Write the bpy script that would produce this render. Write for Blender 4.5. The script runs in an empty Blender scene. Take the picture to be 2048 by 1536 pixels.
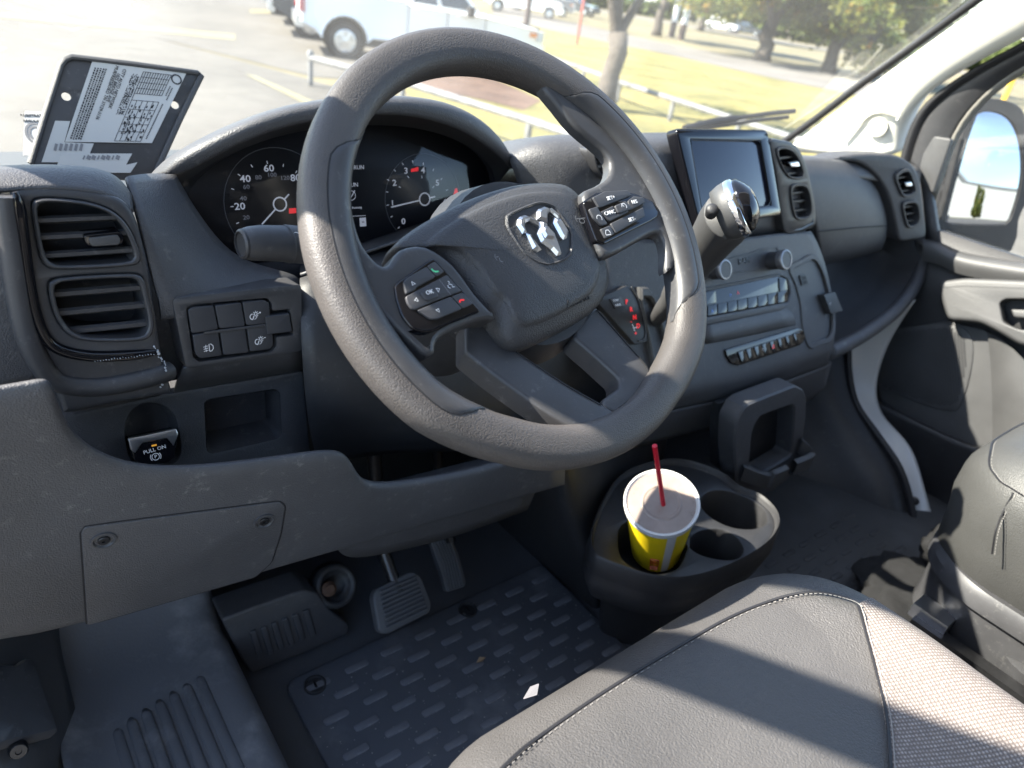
import bpy, bmesh, math, random
from mathutils import Vector as V, Matrix
from mathutils.geometry import tessellate_polygon
random.seed(7)
SC = bpy.context.scene
COL = SC.collection
rad = math.radians
# ---------------------------------------------------------------- camera
# metres; X across the van to the passenger side, Y forward, Z up; origin = steering wheel centre
FP, CX, CY = 1420.0, 1024.0, 768.0
def _d(u, v): return V(((u-CX)/FP, -(v-CY)/FP, -1.0)).normalized()
_x = _d(2950, 270); _z = -_d(624, 3268); _z = (_z - _x*_x.dot(_z)).normalized(); _y = _z.cross(_x)
ROT = Matrix((_x, _y, _z))                      # camera axes -> van axes
CAM = V((-.387, -.432, .186))
cd = bpy.data.cameras.new('camera'); co = bpy.data.objects.new('camera', cd); COL.objects.link(co)
co.matrix_world = Matrix.Translation(CAM) @ ROT.to_4x4()
cd.sensor_width = 36; cd.lens = FP/2048*36; cd.clip_start = .01; cd.clip_end = 2000
cd.dof.use_dof = True; cd.dof.focus_distance = .66; cd.dof.aperture_fstop = 6.0
SC.camera = co
# ---------------------------------------------------------------- light
SUN = V((-1.0, .60, 1.0)).normalized()          # direction towards the sun
w = bpy.data.worlds.new('World'); SC.world = w; w.use_nodes = True
nt = w.node_tree; sky = nt.nodes.new('ShaderNodeTexSky'); sky.sky_type = 'NISHITA'; sky.sun_disc = False
sky.sun_elevation = math.asin(SUN.z); sky.sun_rotation = math.atan2(SUN.x, SUN.y)
sky.dust_density = .6; sky.altitude = 100
nt.links.new(sky.outputs[0], nt.nodes['Background'].inputs[0]); nt.nodes['Background'].inputs[1].default_value = .115
sd = bpy.data.lights.new('sun', 'SUN'); sd.energy = 5.0; sd.angle = rad(.6); sd.color = (1, .93, .82)
so = bpy.data.objects.new('sun', sd); COL.objects.link(so); so.rotation_euler = SUN.to_track_quat('Z', 'Y').to_euler()
SC.view_settings.view_transform = 'Standard'; SC.view_settings.look = 'None'
SC.view_settings.exposure = 2.3; SC.view_settings.gamma = 1; SC.view_settings.use_curve_mapping = False
SC.render.engine = 'CYCLES'
SC.cycles.max_bounces = 8; SC.cycles.diffuse_bounces = 5; SC.cycles.glossy_bounces = 4; SC.cycles.transparent_max_bounces = 16
SC.cycles.caustics_reflective = False; SC.cycles.caustics_refractive = False
SC.cycles.use_denoising = True; SC.cycles.sample_clamp_indirect = 6
# ---------------------------------------------------------------- picking points on real surfaces
def ray(u, v): return ROT @ V(((u-CX)/FP, -(v-CY)/FP, -1.0))
def P(u, v, Y=None, X=None, Z=None):
    r = ray(u, v); i, val = (1, Y) if Y is not None else (0, X) if X is not None else (2, Z)
    return CAM + r*((val-CAM[i])/r[i])
class PL:
    """a flat face in the van: origin o, normal n (towards the cabin), a = right, b = up"""
    def __init__(s, o, n, up=(0, 0, 1)):
        s.o = V(o); s.n = V(n).normalized(); s.a = V(up).cross(s.n).normalized(); s.b = s.n.cross(s.a)
    def uv(s, u, v, h=0.0):
        r = ray(u, v); t = (h - (CAM-s.o).dot(s.n))/r.dot(s.n); q = CAM+r*t-s.o
        return (q.dot(s.a), q.dot(s.b))
    def pts(s, pp, h=0.0): return [s.uv(u, v, h) for u, v in pp]
    def pt(s, q, h=0.0): return s.o + s.a*q[0] + s.b*q[1] + s.n*h
def PL3(p, q, r, up=(0, 0, 1)):
    n = (q-p).cross(r-p).normalized()
    if n.dot(CAM-p) < 0: n = -n
    return PL(p, n, up)
# ---------------------------------------------------------------- materials
MATS = {}
def mat(name, col, rough=.5, metal=0., bump=0., bscale=400., kind='noise', var=0., vscale=8., emit=None, es=1., spec=.5, coat=0., bdist=.001, wear=None, dust=0.):
    m = bpy.data.materials.new(name); m.use_nodes = True; n = m.node_tree.nodes; L = m.node_tree.links
    b = n['Principled BSDF']; b.inputs['Base Color'].default_value = (*col, 1); b.inputs['Roughness'].default_value = rough
    b.inputs['Metallic'].default_value = metal; b.inputs['Specular IOR Level'].default_value = spec; b.inputs['Coat Weight'].default_value = coat
    tc = n.new('ShaderNodeTexCoord')
    if emit: b.inputs['Emission Color'].default_value = (*emit, 1); b.inputs['Emission Strength'].default_value = es
    if bump:
        if kind == 'leather':
            t = n.new('ShaderNodeTexVoronoi'); t.feature = 'SMOOTH_F1'; t.inputs['Scale'].default_value = bscale; t.inputs['Smoothness'].default_value = .35
            wn = n.new('ShaderNodeTexNoise'); wn.inputs['Scale'].default_value = bscale*.35; wn.inputs['Detail'].default_value = 2
            mx = n.new('ShaderNodeVectorMath'); mx.operation = 'MULTIPLY_ADD'; mx.inputs[1].default_value = (2.2/bscale,)*3
            L.new(tc.outputs['Object'], wn.inputs['Vector']); L.new(wn.outputs['Color'], mx.inputs[0]); L.new(tc.outputs['Object'], mx.inputs[2])
            L.new(mx.outputs[0], t.inputs['Vector']); out = t.outputs['Distance']
        else:
            t = n.new('ShaderNodeTexNoise'); t.inputs['Scale'].default_value = bscale; t.inputs['Detail'].default_value = 4; L.new(tc.outputs['Object'], t.inputs['Vector']); out = t.outputs[0]
        bp = n.new('ShaderNodeBump'); bp.inputs['Strength'].default_value = bump; bp.inputs['Distance'].default_value = bdist
        if kind == 'leather': bp.invert = True
        L.new(out, bp.inputs['Height']); L.new(bp.outputs[0], b.inputs['Normal'])
    if var or wear:
        t2 = n.new('ShaderNodeTexNoise'); t2.inputs['Scale'].default_value = vscale; t2.inputs['Detail'].default_value = 6; t2.inputs['Roughness'].default_value = .65
        L.new(tc.outputs['Object'], t2.inputs['Vector'])
        cr = n.new('ShaderNodeValToRGB'); e = cr.color_ramp.elements
        if wear: e[0].position = .52; e[1].position = .72; e[0].color = (*col, 1); e[1].color = (*wear, 1)
        else:
            e[0].position = .3; e[1].position = .7
            e[0].color = (*[c*(1-var) for c in col], 1); e[1].color = (*[c*(1+var) for c in col], 1)
        L.new(t2.outputs[0], cr.inputs[0]); L.new(cr.outputs[0], b.inputs['Base Color'])
        if dust:
            t3 = n.new('ShaderNodeTexNoise'); t3.inputs['Scale'].default_value = 75; t3.inputs['Detail'].default_value = 9; t3.inputs['Roughness'].default_value = .8; L.new(tc.outputs['Object'], t3.inputs['Vector'])
            mr = n.new('ShaderNodeMapRange'); mr.inputs[1].default_value = .56; mr.inputs[2].default_value = .80; mr.inputs[4].default_value = dust; L.new(t3.outputs[0], mr.inputs[0])
            ml = n.new('ShaderNodeMath'); ml.operation = 'MULTIPLY'; L.new(mr.outputs[0], ml.inputs[0]); mr2 = n.new('ShaderNodeMapRange'); mr2.inputs[1].default_value = .35; mr2.inputs[2].default_value = .7; L.new(t2.outputs[0], mr2.inputs[0]); L.new(mr2.outputs[0], ml.inputs[1])
            mc = n.new('ShaderNodeMixRGB'); mc.inputs[2].default_value = (.33, .32, .30, 1); L.new(ml.outputs[0], mc.inputs[0]); L.new(cr.outputs[0], mc.inputs[1]); L.new(mc.outputs[0], b.inputs['Base Color'])
        rm = n.new('ShaderNodeMapRange'); rm.inputs[3].default_value = max(.02, rough-.08); rm.inputs[4].default_value = min(1, rough+.1)
        L.new(t2.outputs[0], rm.inputs[0]); L.new(rm.outputs[0], b.inputs['Roughness'])
    MATS[name] = m; return m
def glass(name, tint=(1, 1, 1), rough=0.0, refl=1.0, dust=0.0):
    m = bpy.data.materials.new(name); m.use_nodes = True; n = m.node_tree.nodes; L = m.node_tree.links
    n.remove(n['Principled BSDF']); o = n['Material Output']
    t = n.new('ShaderNodeBsdfTransparent'); t.inputs[0].default_value = (*tint, 1)
    g = n.new('ShaderNodeBsdfGlossy'); g.inputs['Roughness'].default_value = rough
    lw = n.new('ShaderNodeLayerWeight'); lw.inputs[0].default_value = .5
    pw = n.new('ShaderNodeMath'); pw.operation = 'POWER'; pw.inputs[1].default_value = 5.0; L.new(lw.outputs['Facing'], pw.inputs[0])
    fr = n.new('ShaderNodeMath'); fr.operation = 'MULTIPLY_ADD'; fr.inputs[1].default_value = .89; fr.inputs[2].default_value = .11; L.new(pw.outputs[0], fr.inputs[0])
    mu = n.new('ShaderNodeMath'); mu.operation = 'MULTIPLY'; mu.inputs[1].default_value = refl
    mx = n.new('ShaderNodeMixShader'); L.new(fr.outputs[0], mu.inputs[0]); L.new(mu.outputs[0], mx.inputs[0]); L.new(t.outputs[0], mx.inputs[1]); L.new(g.outputs[0], mx.inputs[2])
    last = mx
    if dust:
        tr = n.new('ShaderNodeBsdfTranslucent'); tr.inputs[0].default_value = (.9, .9, .86, 1)
        tc = n.new('ShaderNodeTexCoord'); nz = n.new('ShaderNodeTexNoise'); nz.inputs['Scale'].default_value = 5; nz.inputs['Detail'].default_value = 7
        rg = n.new('ShaderNodeMapRange'); rg.inputs[1].default_value = .3; rg.inputs[2].default_value = .75; rg.inputs[3].default_value = dust*.4; rg.inputs[4].default_value = dust*1.6
        m2 = n.new('ShaderNodeMixShader'); L.new(tc.outputs['Object'], nz.inputs[0]); L.new(nz.outputs[0], rg.inputs[0]); L.new(rg.outputs[0], m2.inputs[0])
        L.new(mx.outputs[0], m2.inputs[1]); L.new(tr.outputs[0], m2.inputs[2]); last = m2
    L.new(last.outputs[0], o.inputs['Surface']); MATS[name] = m; return m
# ---------------------------------------------------------------- mesh helpers
def link(name, me, m, parent=None, smooth=40, label=None, cat=None, group=None, kind=None):
    if m is not None:
        me.materials.clear(); me.materials.append(MATS[m] if isinstance(m, str) else m)
    if smooth:
        for p in me.polygons: p.use_smooth = True
        if smooth < 180: me.set_sharp_from_angle(angle=rad(smooth))
    o = bpy.data.objects.new(name, me); COL.objects.link(o)
    if parent is not None:
        o.parent = parent
        if parent.type == 'EMPTY': o.location = -parent.location
    tag(o, label, cat, group, kind); return o
def tag(o, label=None, cat=None, group=None, kind=None):
    if label: o['label'] = label
    if cat: o['category'] = cat
    if group: o['group'] = group
    if kind: o['kind'] = kind
    return o
def thing(name, loc, label=None, cat=None, group=None, kind=None):
    e = bpy.data.objects.new(name, None); COL.objects.link(e); e.location = loc; e.empty_display_size = .05
    return tag(e, label, cat, group, kind)
class MB:
    def __init__(s): s.v = []; s.f = []
    def add(s, vs, fs):
        b = len(s.v); s.v += [tuple(x) for x in vs]; s.f += [tuple(b+i for i in f) for f in fs]; return s
    def loops(s, ls, cap0=False, cap1=False, closed=True):
        n = len(ls[0]); vs = [p for l in ls for p in l]; fs = []
        for k in range(len(ls)-1):
            for i in range(n if closed else n-1):
                j = (i+1) % n; fs.append((k*n+i, k*n+j, (k+1)*n+j, (k+1)*n+i))
        if cap0: fs.append(tuple(reversed(range(n))))
        if cap1: fs.append(tuple((len(ls)-1)*n+i for i in range(n)))
        return s.add(vs, fs)
    def box(s, c, d, M=None):
        vs = [V((x*d[0]/2, y*d[1]/2, z*d[2]/2)) for x in (-1, 1) for y in (-1, 1) for z in (-1, 1)]
        if M is not None: vs = [M @ q for q in vs]
        vs = [q+V(c) for q in vs]
        return s.add(vs, [(0, 1, 3, 2), (4, 6, 7, 5), (0, 4, 5, 1), (2, 3, 7, 6), (0, 2, 6, 4), (1, 5, 7, 3)])
    def mesh(s, name='m', fix=True):
        me = bpy.data.meshes.new(name); me.from_pydata(s.v, [], s.f)
        if fix:
            bm = bmesh.new(); bm.from_mesh(me); bmesh.ops.remove_doubles(bm, verts=bm.verts, dist=1e-6)
            bmesh.ops.recalc_face_normals(bm, faces=bm.faces); bm.to_mesh(me); bm.free()
        me.update(); return me
    def build(s, name, m, parent=None, **k): return link(name, s.mesh(name), m, parent, **k)
def area(p): return sum(p[i][0]*p[(i+1) % len(p)][1]-p[(i+1) % len(p)][0]*p[i][1] for i in range(len(p)))/2
def ccw(p): return list(p) if area(p) > 0 else list(reversed(p))
def rnd(pts, r, seg=4):
    """round the corners of a 2-D polygon"""
    pts = ccw(pts); n = len(pts); out = []
    for i in range(n):
        p0, p1, p2 = V(pts[i-1]), V(pts[i]), V(pts[(i+1) % n]); a = p0-p1; b = p2-p1; la, lb = a.length, b.length
        if la < 1e-7 or lb < 1e-7: continue
        d = min(r, la*.45, lb*.45); A = p1+a/la*d; B = p1+b/lb*d
        for k in range(seg+1):
            t = k/seg; out.append(tuple(A*(1-t)**2+p1*2*t*(1-t)+B*t*t))
    return out
def smoothpoly(pts, it=2):
    pts = ccw(pts)
    for _ in range(it):
        q = []
        for i in range(len(pts)):
            a, b = V(pts[i]), V(pts[(i+1) % len(pts)]); q += [tuple(a*.75+b*.25), tuple(a*.25+b*.75)]
        pts = q
    return pts
def inset(p, d):
    n = len(p); out = []
    for i in range(n):
        a, b, c = V(p[i-1]), V(p[i]), V(p[(i+1) % n]); e1 = (b-a); e2 = (c-b)
        if e1.length < 1e-9: e1 = e2
        if e2.length < 1e-9: e2 = e1
        n1 = V((-e1.y, e1.x)).normalized(); n2 = V((-e2.y, e2.x)).normalized(); m = n1+n2
        m = m.normalized() if m.length > 1e-6 else n1
        k = d/max(.5, m.dot(n1)); out.append(tuple(b+m*k))
    return out
def tri_cap(loops3):
    """faces (index triples over the chained loops) filling loop 0 with the others as holes"""
    return [tuple(t) for t in tessellate_polygon([[V(q) for q in l] for l in loops3])]
def prism(mb, pl, poly, h0, h1, bev=.001, seg=3, back=False):
    poly = ccw(poly); ls = [[pl.pt(q, h0) for q in poly]]
    for k in range(seg+1):
        a = k/seg*math.pi/2; ls.append([pl.pt(q, h1-bev+bev*math.sin(a)) for q in (inset(poly, bev*(1-math.cos(a))) if k else poly)])
    n = len(poly); mb.loops(ls, cap0=back)
    top = [V((*q, 0)) for q in inset(poly, bev)]; b = len(mb.v)
    mb.add(ls[-1], tri_cap([top])); return mb
def plate(mb, pl, outer, holes, h0, h1, bev=.001, seg=2, hdepth=None, hbev=None):
    """flat panel with openings: cap at h1, walls to h0, hole walls to hdepth"""
    outer = ccw(outer); hbev = bev if hbev is None else hbev; lp = []
    ls = [[pl.pt(q, h0) for q in outer]]
    for k in range(seg+1):
        a = k/seg*math.pi/2; cur = inset(outer, bev*(1-math.cos(a))) if k else outer; ls.append([pl.pt(q, h1-bev+bev*math.sin(a)) for q in cur])
    mb.loops(ls); lp.append(cur)
    for hp in holes:
        hp = ccw(hp); ls = [[pl.pt(q, hdepth if hdepth is not None else h0) for q in hp]]
        for k in range(seg+1):
            a = k/seg*math.pi/2; cur = inset(hp, -hbev*(1-math.cos(a))) if k else hp; ls.append([pl.pt(q, h1-hbev+hbev*math.sin(a)) for q in cur])
        mb.loops(ls); lp.append(cur)
    flat = [q for l in lp for q in l]
    mb.add([pl.pt(q, h1) for q in flat], tri_cap([[V((*q, 0)) for q in l] for l in lp])); return mb
def dome(mb, pl, poly, prof, cap=True):
    """stack of loops shrunk towards the centroid: prof = [(scale, height)...]"""
    poly = ccw(poly); c = V((sum(q[0] for q in poly)/len(poly), sum(q[1] for q in poly)/len(poly)))
    ls = [[pl.pt(tuple(c+(V(q)-c)*s), h) for q in poly] for s, h in prof]
    return mb.loops(ls, cap1=cap)
def star(poly, c, N):
    """resample a closed outline by angle round c"""
    out = []
    for k in range(N):
        a = 2*math.pi*k/N; d = (math.cos(a), math.sin(a)); best = None
        for i in range(len(poly)):
            p, q = poly[i], poly[(i+1) % len(poly)]; ex, ey = q[0]-p[0], q[1]-p[1]; den = d[0]*ey-d[1]*ex
            if abs(den) < 1e-12: continue
            wx, wy = p[0]-c[0], p[1]-c[1]; t = (wx*ey-wy*ex)/den; s = (wx*d[1]-wy*d[0])/den
            if t > 0 and -1e-6 <= s <= 1+1e-6 and (best is None or t > best): best = t
        best = best or 1e-4; out.append((c[0]+d[0]*best, c[1]+d[1]*best))
    return out
def ring(mb, pl, outer, inner, h0, h1, hin, bev=.001, N=56):
    inner = ccw(inner); c = (sum(q[0] for q in inner)/len(inner), sum(q[1] for q in inner)/len(inner))
    o, i = star(ccw(outer), c, N), star(inner, c, N)
    return mb.loops([[pl.pt(q, h0) for q in o], [pl.pt(q, h1-bev) for q in o], [pl.pt(q, h1) for q in inset(o, bev)],
                     [pl.pt(q, h1) for q in inset(i, -bev)], [pl.pt(q, h1-bev) for q in i], [pl.pt(q, hin) for q in i]])
def grid(mb, rows): return mb.loops(rows, closed=False)
def surf(name, rows, m, parent=None, sub=2, thick=0., **k):
    """a lofted skin through rows of points, smoothed; thickness away from the cabin"""
    mb = MB(); grid(mb, rows); me = mb.mesh(name, fix=False)
    o = link(name, me, m, parent, smooth=180, **k)
    bm = bmesh.new(); bm.from_mesh(me)
    f = bm.faces[:][len(bm.faces)//2] if len(bm.faces) else None
    c = sum((q.calc_center_median() for q in bm.faces), V())/max(1, len(bm.faces)); nn = sum((q.normal for q in bm.faces), V())
    if nn.dot(CAM-c) < 0: bmesh.ops.reverse_faces(bm, faces=bm.faces)
    bm.to_mesh(me); bm.free()
    if sub: s = o.modifiers.new('s', 'SUBSURF'); s.levels = s.render_levels = sub; s.boundary_smooth = 'PRESERVE_CORNERS'
    if thick: t = o.modifiers.new('t', 'SOLIDIFY'); t.thickness = thick; t.offset = -1
    return o
def tube(mb, path, radii, seg=14, closed=False, up=V((0, 0, 1)), flat=1., caps=True):
    path = [V(p) for p in path]; n = len(path); radii = radii if hasattr(radii, '__len__') else [radii]*n; ls = []; prev = None
    for i in range(n):
        d = (path[(i+1) % n]-path[i-1]) if closed else (path[min(i+1, n-1)]-path[max(i-1, 0)]); d.normalize()
        a = (up if prev is None else prev); a = (a-d*a.dot(d))
        if a.length < 1e-5: a = d.orthogonal()
        a.normalize(); prev = a; b = d.cross(a)
        ls.append([path[i]+a*math.cos(2*math.pi*k/seg)*radii[i]*flat+b*math.sin(2*math.pi*k/seg)*radii[i] for k in range(seg)])
    if closed: ls.append(ls[0]); return mb.loops(ls)
    return mb.loops(ls, cap0=caps, cap1=caps)
def spline(pts, n=6, closed=False):
    pts = [V(p) for p in pts]; N = len(pts); out = []
    for i in range(N if closed else N-1):
        g = (lambda k: pts[k % N]) if closed else (lambda k: pts[min(max(k, 0), N-1)])
        p0, p1, p2, p3 = g(i-1), g(i), g(i+1), g(i+2)
        for k in range(n):
            t = k/n; out.append(.5*((2*p1)+(p2-p0)*t+(2*p0-5*p1+4*p2-p3)*t*t+(3*p1-p0-3*p2+p3)*t**3))
    if not closed: out.append(pts[-1])
    return out
def sp2(pts, n=5, closed=True): return [(q.x, q.y) for q in spline([V((*p, 0)) for p in pts], n, closed)]
def lathe(mb, o, axis, prof, seg=24, cap0=True, cap1=True):
    o = V(o); ax = V(axis).normalized(); a = ax.orthogonal().normalized(); b = ax.cross(a)
    return mb.loops([[o+ax*h+(a*math.cos(2*math.pi*k/seg)+b*math.sin(2*math.pi*k/seg))*r for k in range(seg)] for r, h in prof], cap0=cap0, cap1=cap1)
def circ(c, r, n=20, r2=None): return [(c[0]+math.cos(2*math.pi*k/n)*r, c[1]+math.sin(2*math.pi*k/n)*(r2 or r)) for k in range(n)]
def ribbon(mb, pl, pts, wd, h):
    """flat printed stroke"""
    n = len(pts); L_, R_ = [], []
    for i in range(n):
        d = V(pts[min(i+1, n-1)])-V(pts[max(i-1, 0)]); d = d.normalized() if d.length > 1e-9 else V((1, 0)); nn = V((-d.y, d.x))*wd/2
        L_.append(pl.pt(tuple(V(pts[i])+nn), h)); R_.append(pl.pt(tuple(V(pts[i])-nn), h))
    return mb.loops([L_, R_], closed=False)
def text(s, pl, c, size, m, parent, h=.0004, rot=0., ext=.0002, name='lettering', bold=0., sx=1.):
    cu = bpy.data.curves.new('t', 'FONT'); cu.body = s; cu.size = size; cu.align_x = 'CENTER'; cu.align_y = 'CENTER'; cu.extrude = ext; cu.offset = bold*size; cu.resolution_u = 2
    o = bpy.data.objects.new('t', cu); COL.objects.link(o)
    dg = bpy.context.evaluated_depsgraph_get(); me = bpy.data.meshes.new_from_object(o.evaluated_get(dg)); bpy.data.objects.remove(o); bpy.data.curves.remove(cu)
    cr, sr = math.cos(rot), math.sin(rot)
    for v in me.vertices:
        x, y, z = v.co; x *= sx; v.co = pl.pt((c[0]+x*cr-y*sr, c[1]+x*sr+y*cr), h+z)
    me.update(); return link(name, me, m, parent, smooth=0)
def slat(mb, pl, A, B, th=.005, depth=.03, h=-.004, tilt=-.25):
    """one louvre: front edge from A to B (plane coords), running forward"""
    for (p) in (0,):
        up = V((0, 1)); a0, a1 = V(A)+up*th/2, V(A)-up*th/2; b0, b1 = V(B)+up*th/2, V(B)-up*th/2; dz = V((0, tilt*depth))
        mid = lambda q, hh: pl.pt(tuple(q), hh)
        ls = []
        for q0, q1 in ((a0, a1), (b0, b1)):
            m_ = (q0+q1)/2
            ls.append([mid(q1+V((0, th*.25)), h), mid(q0-V((0, th*.25)), h), mid(q0, h-.003), mid(m_+dz+V((0, th*.3)), h-depth), mid(m_+dz-V((0, th*.3)), h-depth), mid(q1, h-.003)])
        mb.loops(ls, cap0=True, cap1=True)
    return mb
def vent(name, pl, outer_px, inner_px, slats, parent, tab=None, deep=.05, fmat='plastic_smooth', proud=.003, dark='vent_dark', th=.0055, tilt=-.25, inlay='satin_chrome'):
    fr = MB(); o = smoothpoly(pl.pts(outer_px), 2); i = smoothpoly(pl.pts(inner_px), 2)
    ring(fr, pl, o, i, -.01, proud, -deep, .0012)
    c = (sum(q[0] for q in i)/len(i), sum(q[1] for q in i)/len(i)); st = star(ccw(i), c, 56); fr.add([pl.pt(q, -deep) for q in st], [tuple(range(56))])
    v = fr.build(name, fmat, parent)
    for A, B in slats:
        m = MB(); slat(m, pl, pl.uv(*A), pl.uv(*B), th=th, depth=.022, h=-.005, tilt=tilt); m.build('slat', fmat, v, smooth=30)
    if tab:
        m = MB(); prism(m, pl, rnd(pl.pts(tab), .002), -.02, .002, .001); m.build('adjuster_tab', 'gloss_black', v)
        q = pl.pts(tab); cc = V((sum(x[0] for x in q)/len(q), sum(x[1] for x in q)/len(q)))
        m = MB(); prism(m, pl, rnd([tuple(cc+(V(x)-cc)*.8-V((0, .001))) for x in q], .002), .001, .0035, .001); m.build('tab_inlay', inlay, v)
    return v
mat('plastic', (.062, .062, .066), .48, bump=.6, bscale=800, kind='leather', var=.22, vscale=7, bdist=.0006, dust=.9)
mat('plastic_top', (.062, .062, .066), .46, bump=.6, bscale=700, kind='leather', var=.18, vscale=6, bdist=.0007, dust=1.)
mat('plastic_smooth', (.048, .048, .051), .42, bump=.12, bscale=1500, var=.22, vscale=11, dust=.9)
mat('plastic_dark', (.025, .025, .027), .5, bump=.2, bscale=900, var=.25, vscale=10, dust=.4)
mat('plastic_grey', (.060, .060, .061), .5, bump=.3, bscale=900, kind='leather', var=.15, vscale=10, bdist=.0005)
mat('button', (.042, .043, .048), .5, bump=.1, bscale=1800, var=.12, vscale=20)
mat('vent_dark', (.008, .008, .01), .7)
mat('gloss_black', (.006, .006, .008), .08, spec=.5, bump=.02, bscale=40)
mat('chrome', (.82, .83, .85), .12, metal=1)
mat('satin_chrome', (.66, .67, .69), .3, metal=1)
mat('rubber', (.07, .072, .078), .6, bump=.35, bscale=260, var=.35, vscale=6, wear=(.09, .092, .10))
mat('shaded_rubber', (.040, .040, .041), .6, bump=.35, bscale=260, vscale=6, wear=(.065, .065, .066))  # rubber colour darkened to stand for shade on the passenger floor
mat('mat_rubber', (.085, .090, .102), .5, bump=.25, bscale=500, vscale=7, wear=(.16, .163, .175))
mat('mat_pad', (.15, .153, .168), .5, bump=.3, bscale=500, vscale=9, wear=(.45, .45, .45))
mat('rim_leather', (.068, .062, .059), .47, bump=.5, bscale=860, kind='leather', var=.14, vscale=14, bdist=.0006)
mat('pad_leather', (.040, .040, .043), .46, bump=.5, bscale=800, kind='leather', var=.1, vscale=10, bdist=.0008)
mat('seat_vinyl', (.062, .060, .059), .5, bump=.7, bscale=640, kind='leather', var=.12, vscale=7, bdist=.0008)
mat('seat_vinyl_pale', (.060, .060, .058), .5, bump=.5, bscale=700, kind='leather', var=.12, vscale=7, bdist=.0008)
mat('stitch', (.22, .21, .20), .8)
mat('print_white', (.75, .76, .78), .5, emit=(.8, .82, .85), es=.02)
mat('print_grey', (.16, .165, .175), .5)
mat('lit_white', (.6, .62, .65), .5, emit=(.85, .9, 1), es=.055)
mat('lit_dim', (.2, .2, .22), .5, emit=(.85, .9, 1), es=.012)
mat('lit_red', (.5, .02, .02), .5, emit=(1, .04, .05), es=.14)
mat('lit_green', (.1, .5, .25), .5, emit=(.1, .9, .4), es=.03)
mat('lit_amber', (.5, .25, .02), .5, emit=(1, .45, .05), es=.1)
mat('lit_blue', (.1, .2, .6), .5, emit=(.1, .3, 1), es=.05)
mat('screen', (.012, .013, .022), .12, spec=.6)
mat('cluster_face', (.006, .006, .008), .35)
mat('cream_trim', (.80, .775, .68), .62, bump=.15, bscale=700, var=.04, vscale=5)
mat('cream_grille', (.60, .58, .50), .7)
mat('body_paint', (.62, .60, .57), .35, coat=.4)
mat('seal_rubber', (.014, .014, .016), .55)
mat('paper', (.55, .55, .53), .8, bump=.1, bscale=60)
mat('ink', (.03, .03, .035), .8)
mat('ink_grey', (.22, .22, .23), .8)
mat('lid', (.27, .215, .185), .28, spec=.5, var=.15, vscale=40)
mat('cup_yellow', (.95, .68, .01), .45, var=.04, vscale=20)
mat('cup_white', (.66, .655, .64), .5)
mat('cup_red', (.62, .10, .02), .5)
mat('straw_red', (.62, .01, .03), .35)
mat('carpet', (.010, .010, .011), .95, bump=1., bscale=700, bdist=.004, var=.4, vscale=60)
mat('metal_dark', (.05, .05, .053), .35, metal=.8, var=.3, vscale=30)
mat('rust', (.10, .055, .035), .8, var=.5, vscale=60)
mat('mirror', (.46, .49, .54), .01, metal=1)
glass('windshield_glass', (.93, .95, .93), 0, 1.0, dust=.03)
glass('window_glass', (.93, .95, .93), 0, .8)
glass('cluster_glass', (.75, .75, .78), .02, .3)
# ================================================================ dashboard
DB = thing('dashboard', (.45, .3, -.4), 'charcoal moulded van dashboard with vents, gauges, switches and centre stack', 'dashboard')
def poly3(name, pts, m, parent, **k): return MB().add(pts, [tuple(range(len(pts)))]).build(name, m, parent, **k)
# inner shell that carries the panels (profile in Y,Z run across the van)
prof = [(.88, -.14), (.62, -.125), (.42, -.105), (.345, -.12), (.325, -.16), (.32, -.26), (.33, -.34), (.40, -.43), (.47, -.44)]
rows = [[V((x, y, z)) for y, z in prof] for x in (-.43, -.1, .3, .7, 1.1, 1.33)]
surf('inner_shell', rows, 'plastic_dark', DB, sub=0, thick=.004)
rows = [[V((x, y, z)) for y, z in ((.47, -.44), (.50, -.60), (.46, -.75))] for x in (-.43, .5, 1.3)]
surf('firewall_liner', rows, 'carpet', DB, sub=0)
# ---- corner vent pod
VLP = PL(P(150, 420, Y=.217), (0, -1, .13))
hu = [(62, 404), (74, 396), (120, 396), (188, 405), (234, 426), (260, 458), (277, 500), (282, 518), (270, 531), (108, 539), (88, 529), (78, 508), (66, 440)]
hl = [(94, 566), (108, 554), (268, 545), (286, 553), (297, 600), (308, 645), (303, 668), (288, 681), (172, 682), (136, 669), (113, 640), (101, 606)]
fo = [(18, 400), (28, 379), (98, 374), (160, 379), (215, 389), (247, 402), (267, 425), (283, 470), (297, 535), (310, 620), (321, 690), (330, 735), (341, 770), (343, 784), (330, 790), (230, 809), (136, 828), (122, 812), (104, 757), (82, 715), (64, 660), (49, 590), (36, 500), (24, 440)]
m = MB(); plate(m, VLP, sp2(VLP.pts(fo), 3), [smoothpoly(VLP.pts(hu), 2), smoothpoly(VLP.pts(hl), 2)], -.06, 0, .005, 3, hdepth=-.02, hbev=.002)
pod = m.build('vent_pod', 'plastic_smooth', DB)
def ins(px, k=.9, dy=0):
    c = (sum(q[0] for q in px)/len(px), sum(q[1] for q in px)/len(px)); return [(c[0]+(x-c[0])*k, c[1]+(y-c[1])*k+dy) for x, y in px]
vent('air_vent', VLP, hu, ins(hu, .90), [((74, 444), (238, 437)), ((83, 478), (258, 469)), ((92, 515), (268, 503))], DB, tab=[(166, 470), (240, 462), (248, 476), (243, 488), (178, 492), (170, 485)], proud=.004, th=.006, inlay='plastic_grey')
vent('air_vent', VLP, hl, ins(hl, .90), [((108, 593), (288, 578)), ((115, 631), (293, 614)), ((136, 668), (298, 651))], DB, proud=.004, th=.007)
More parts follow.
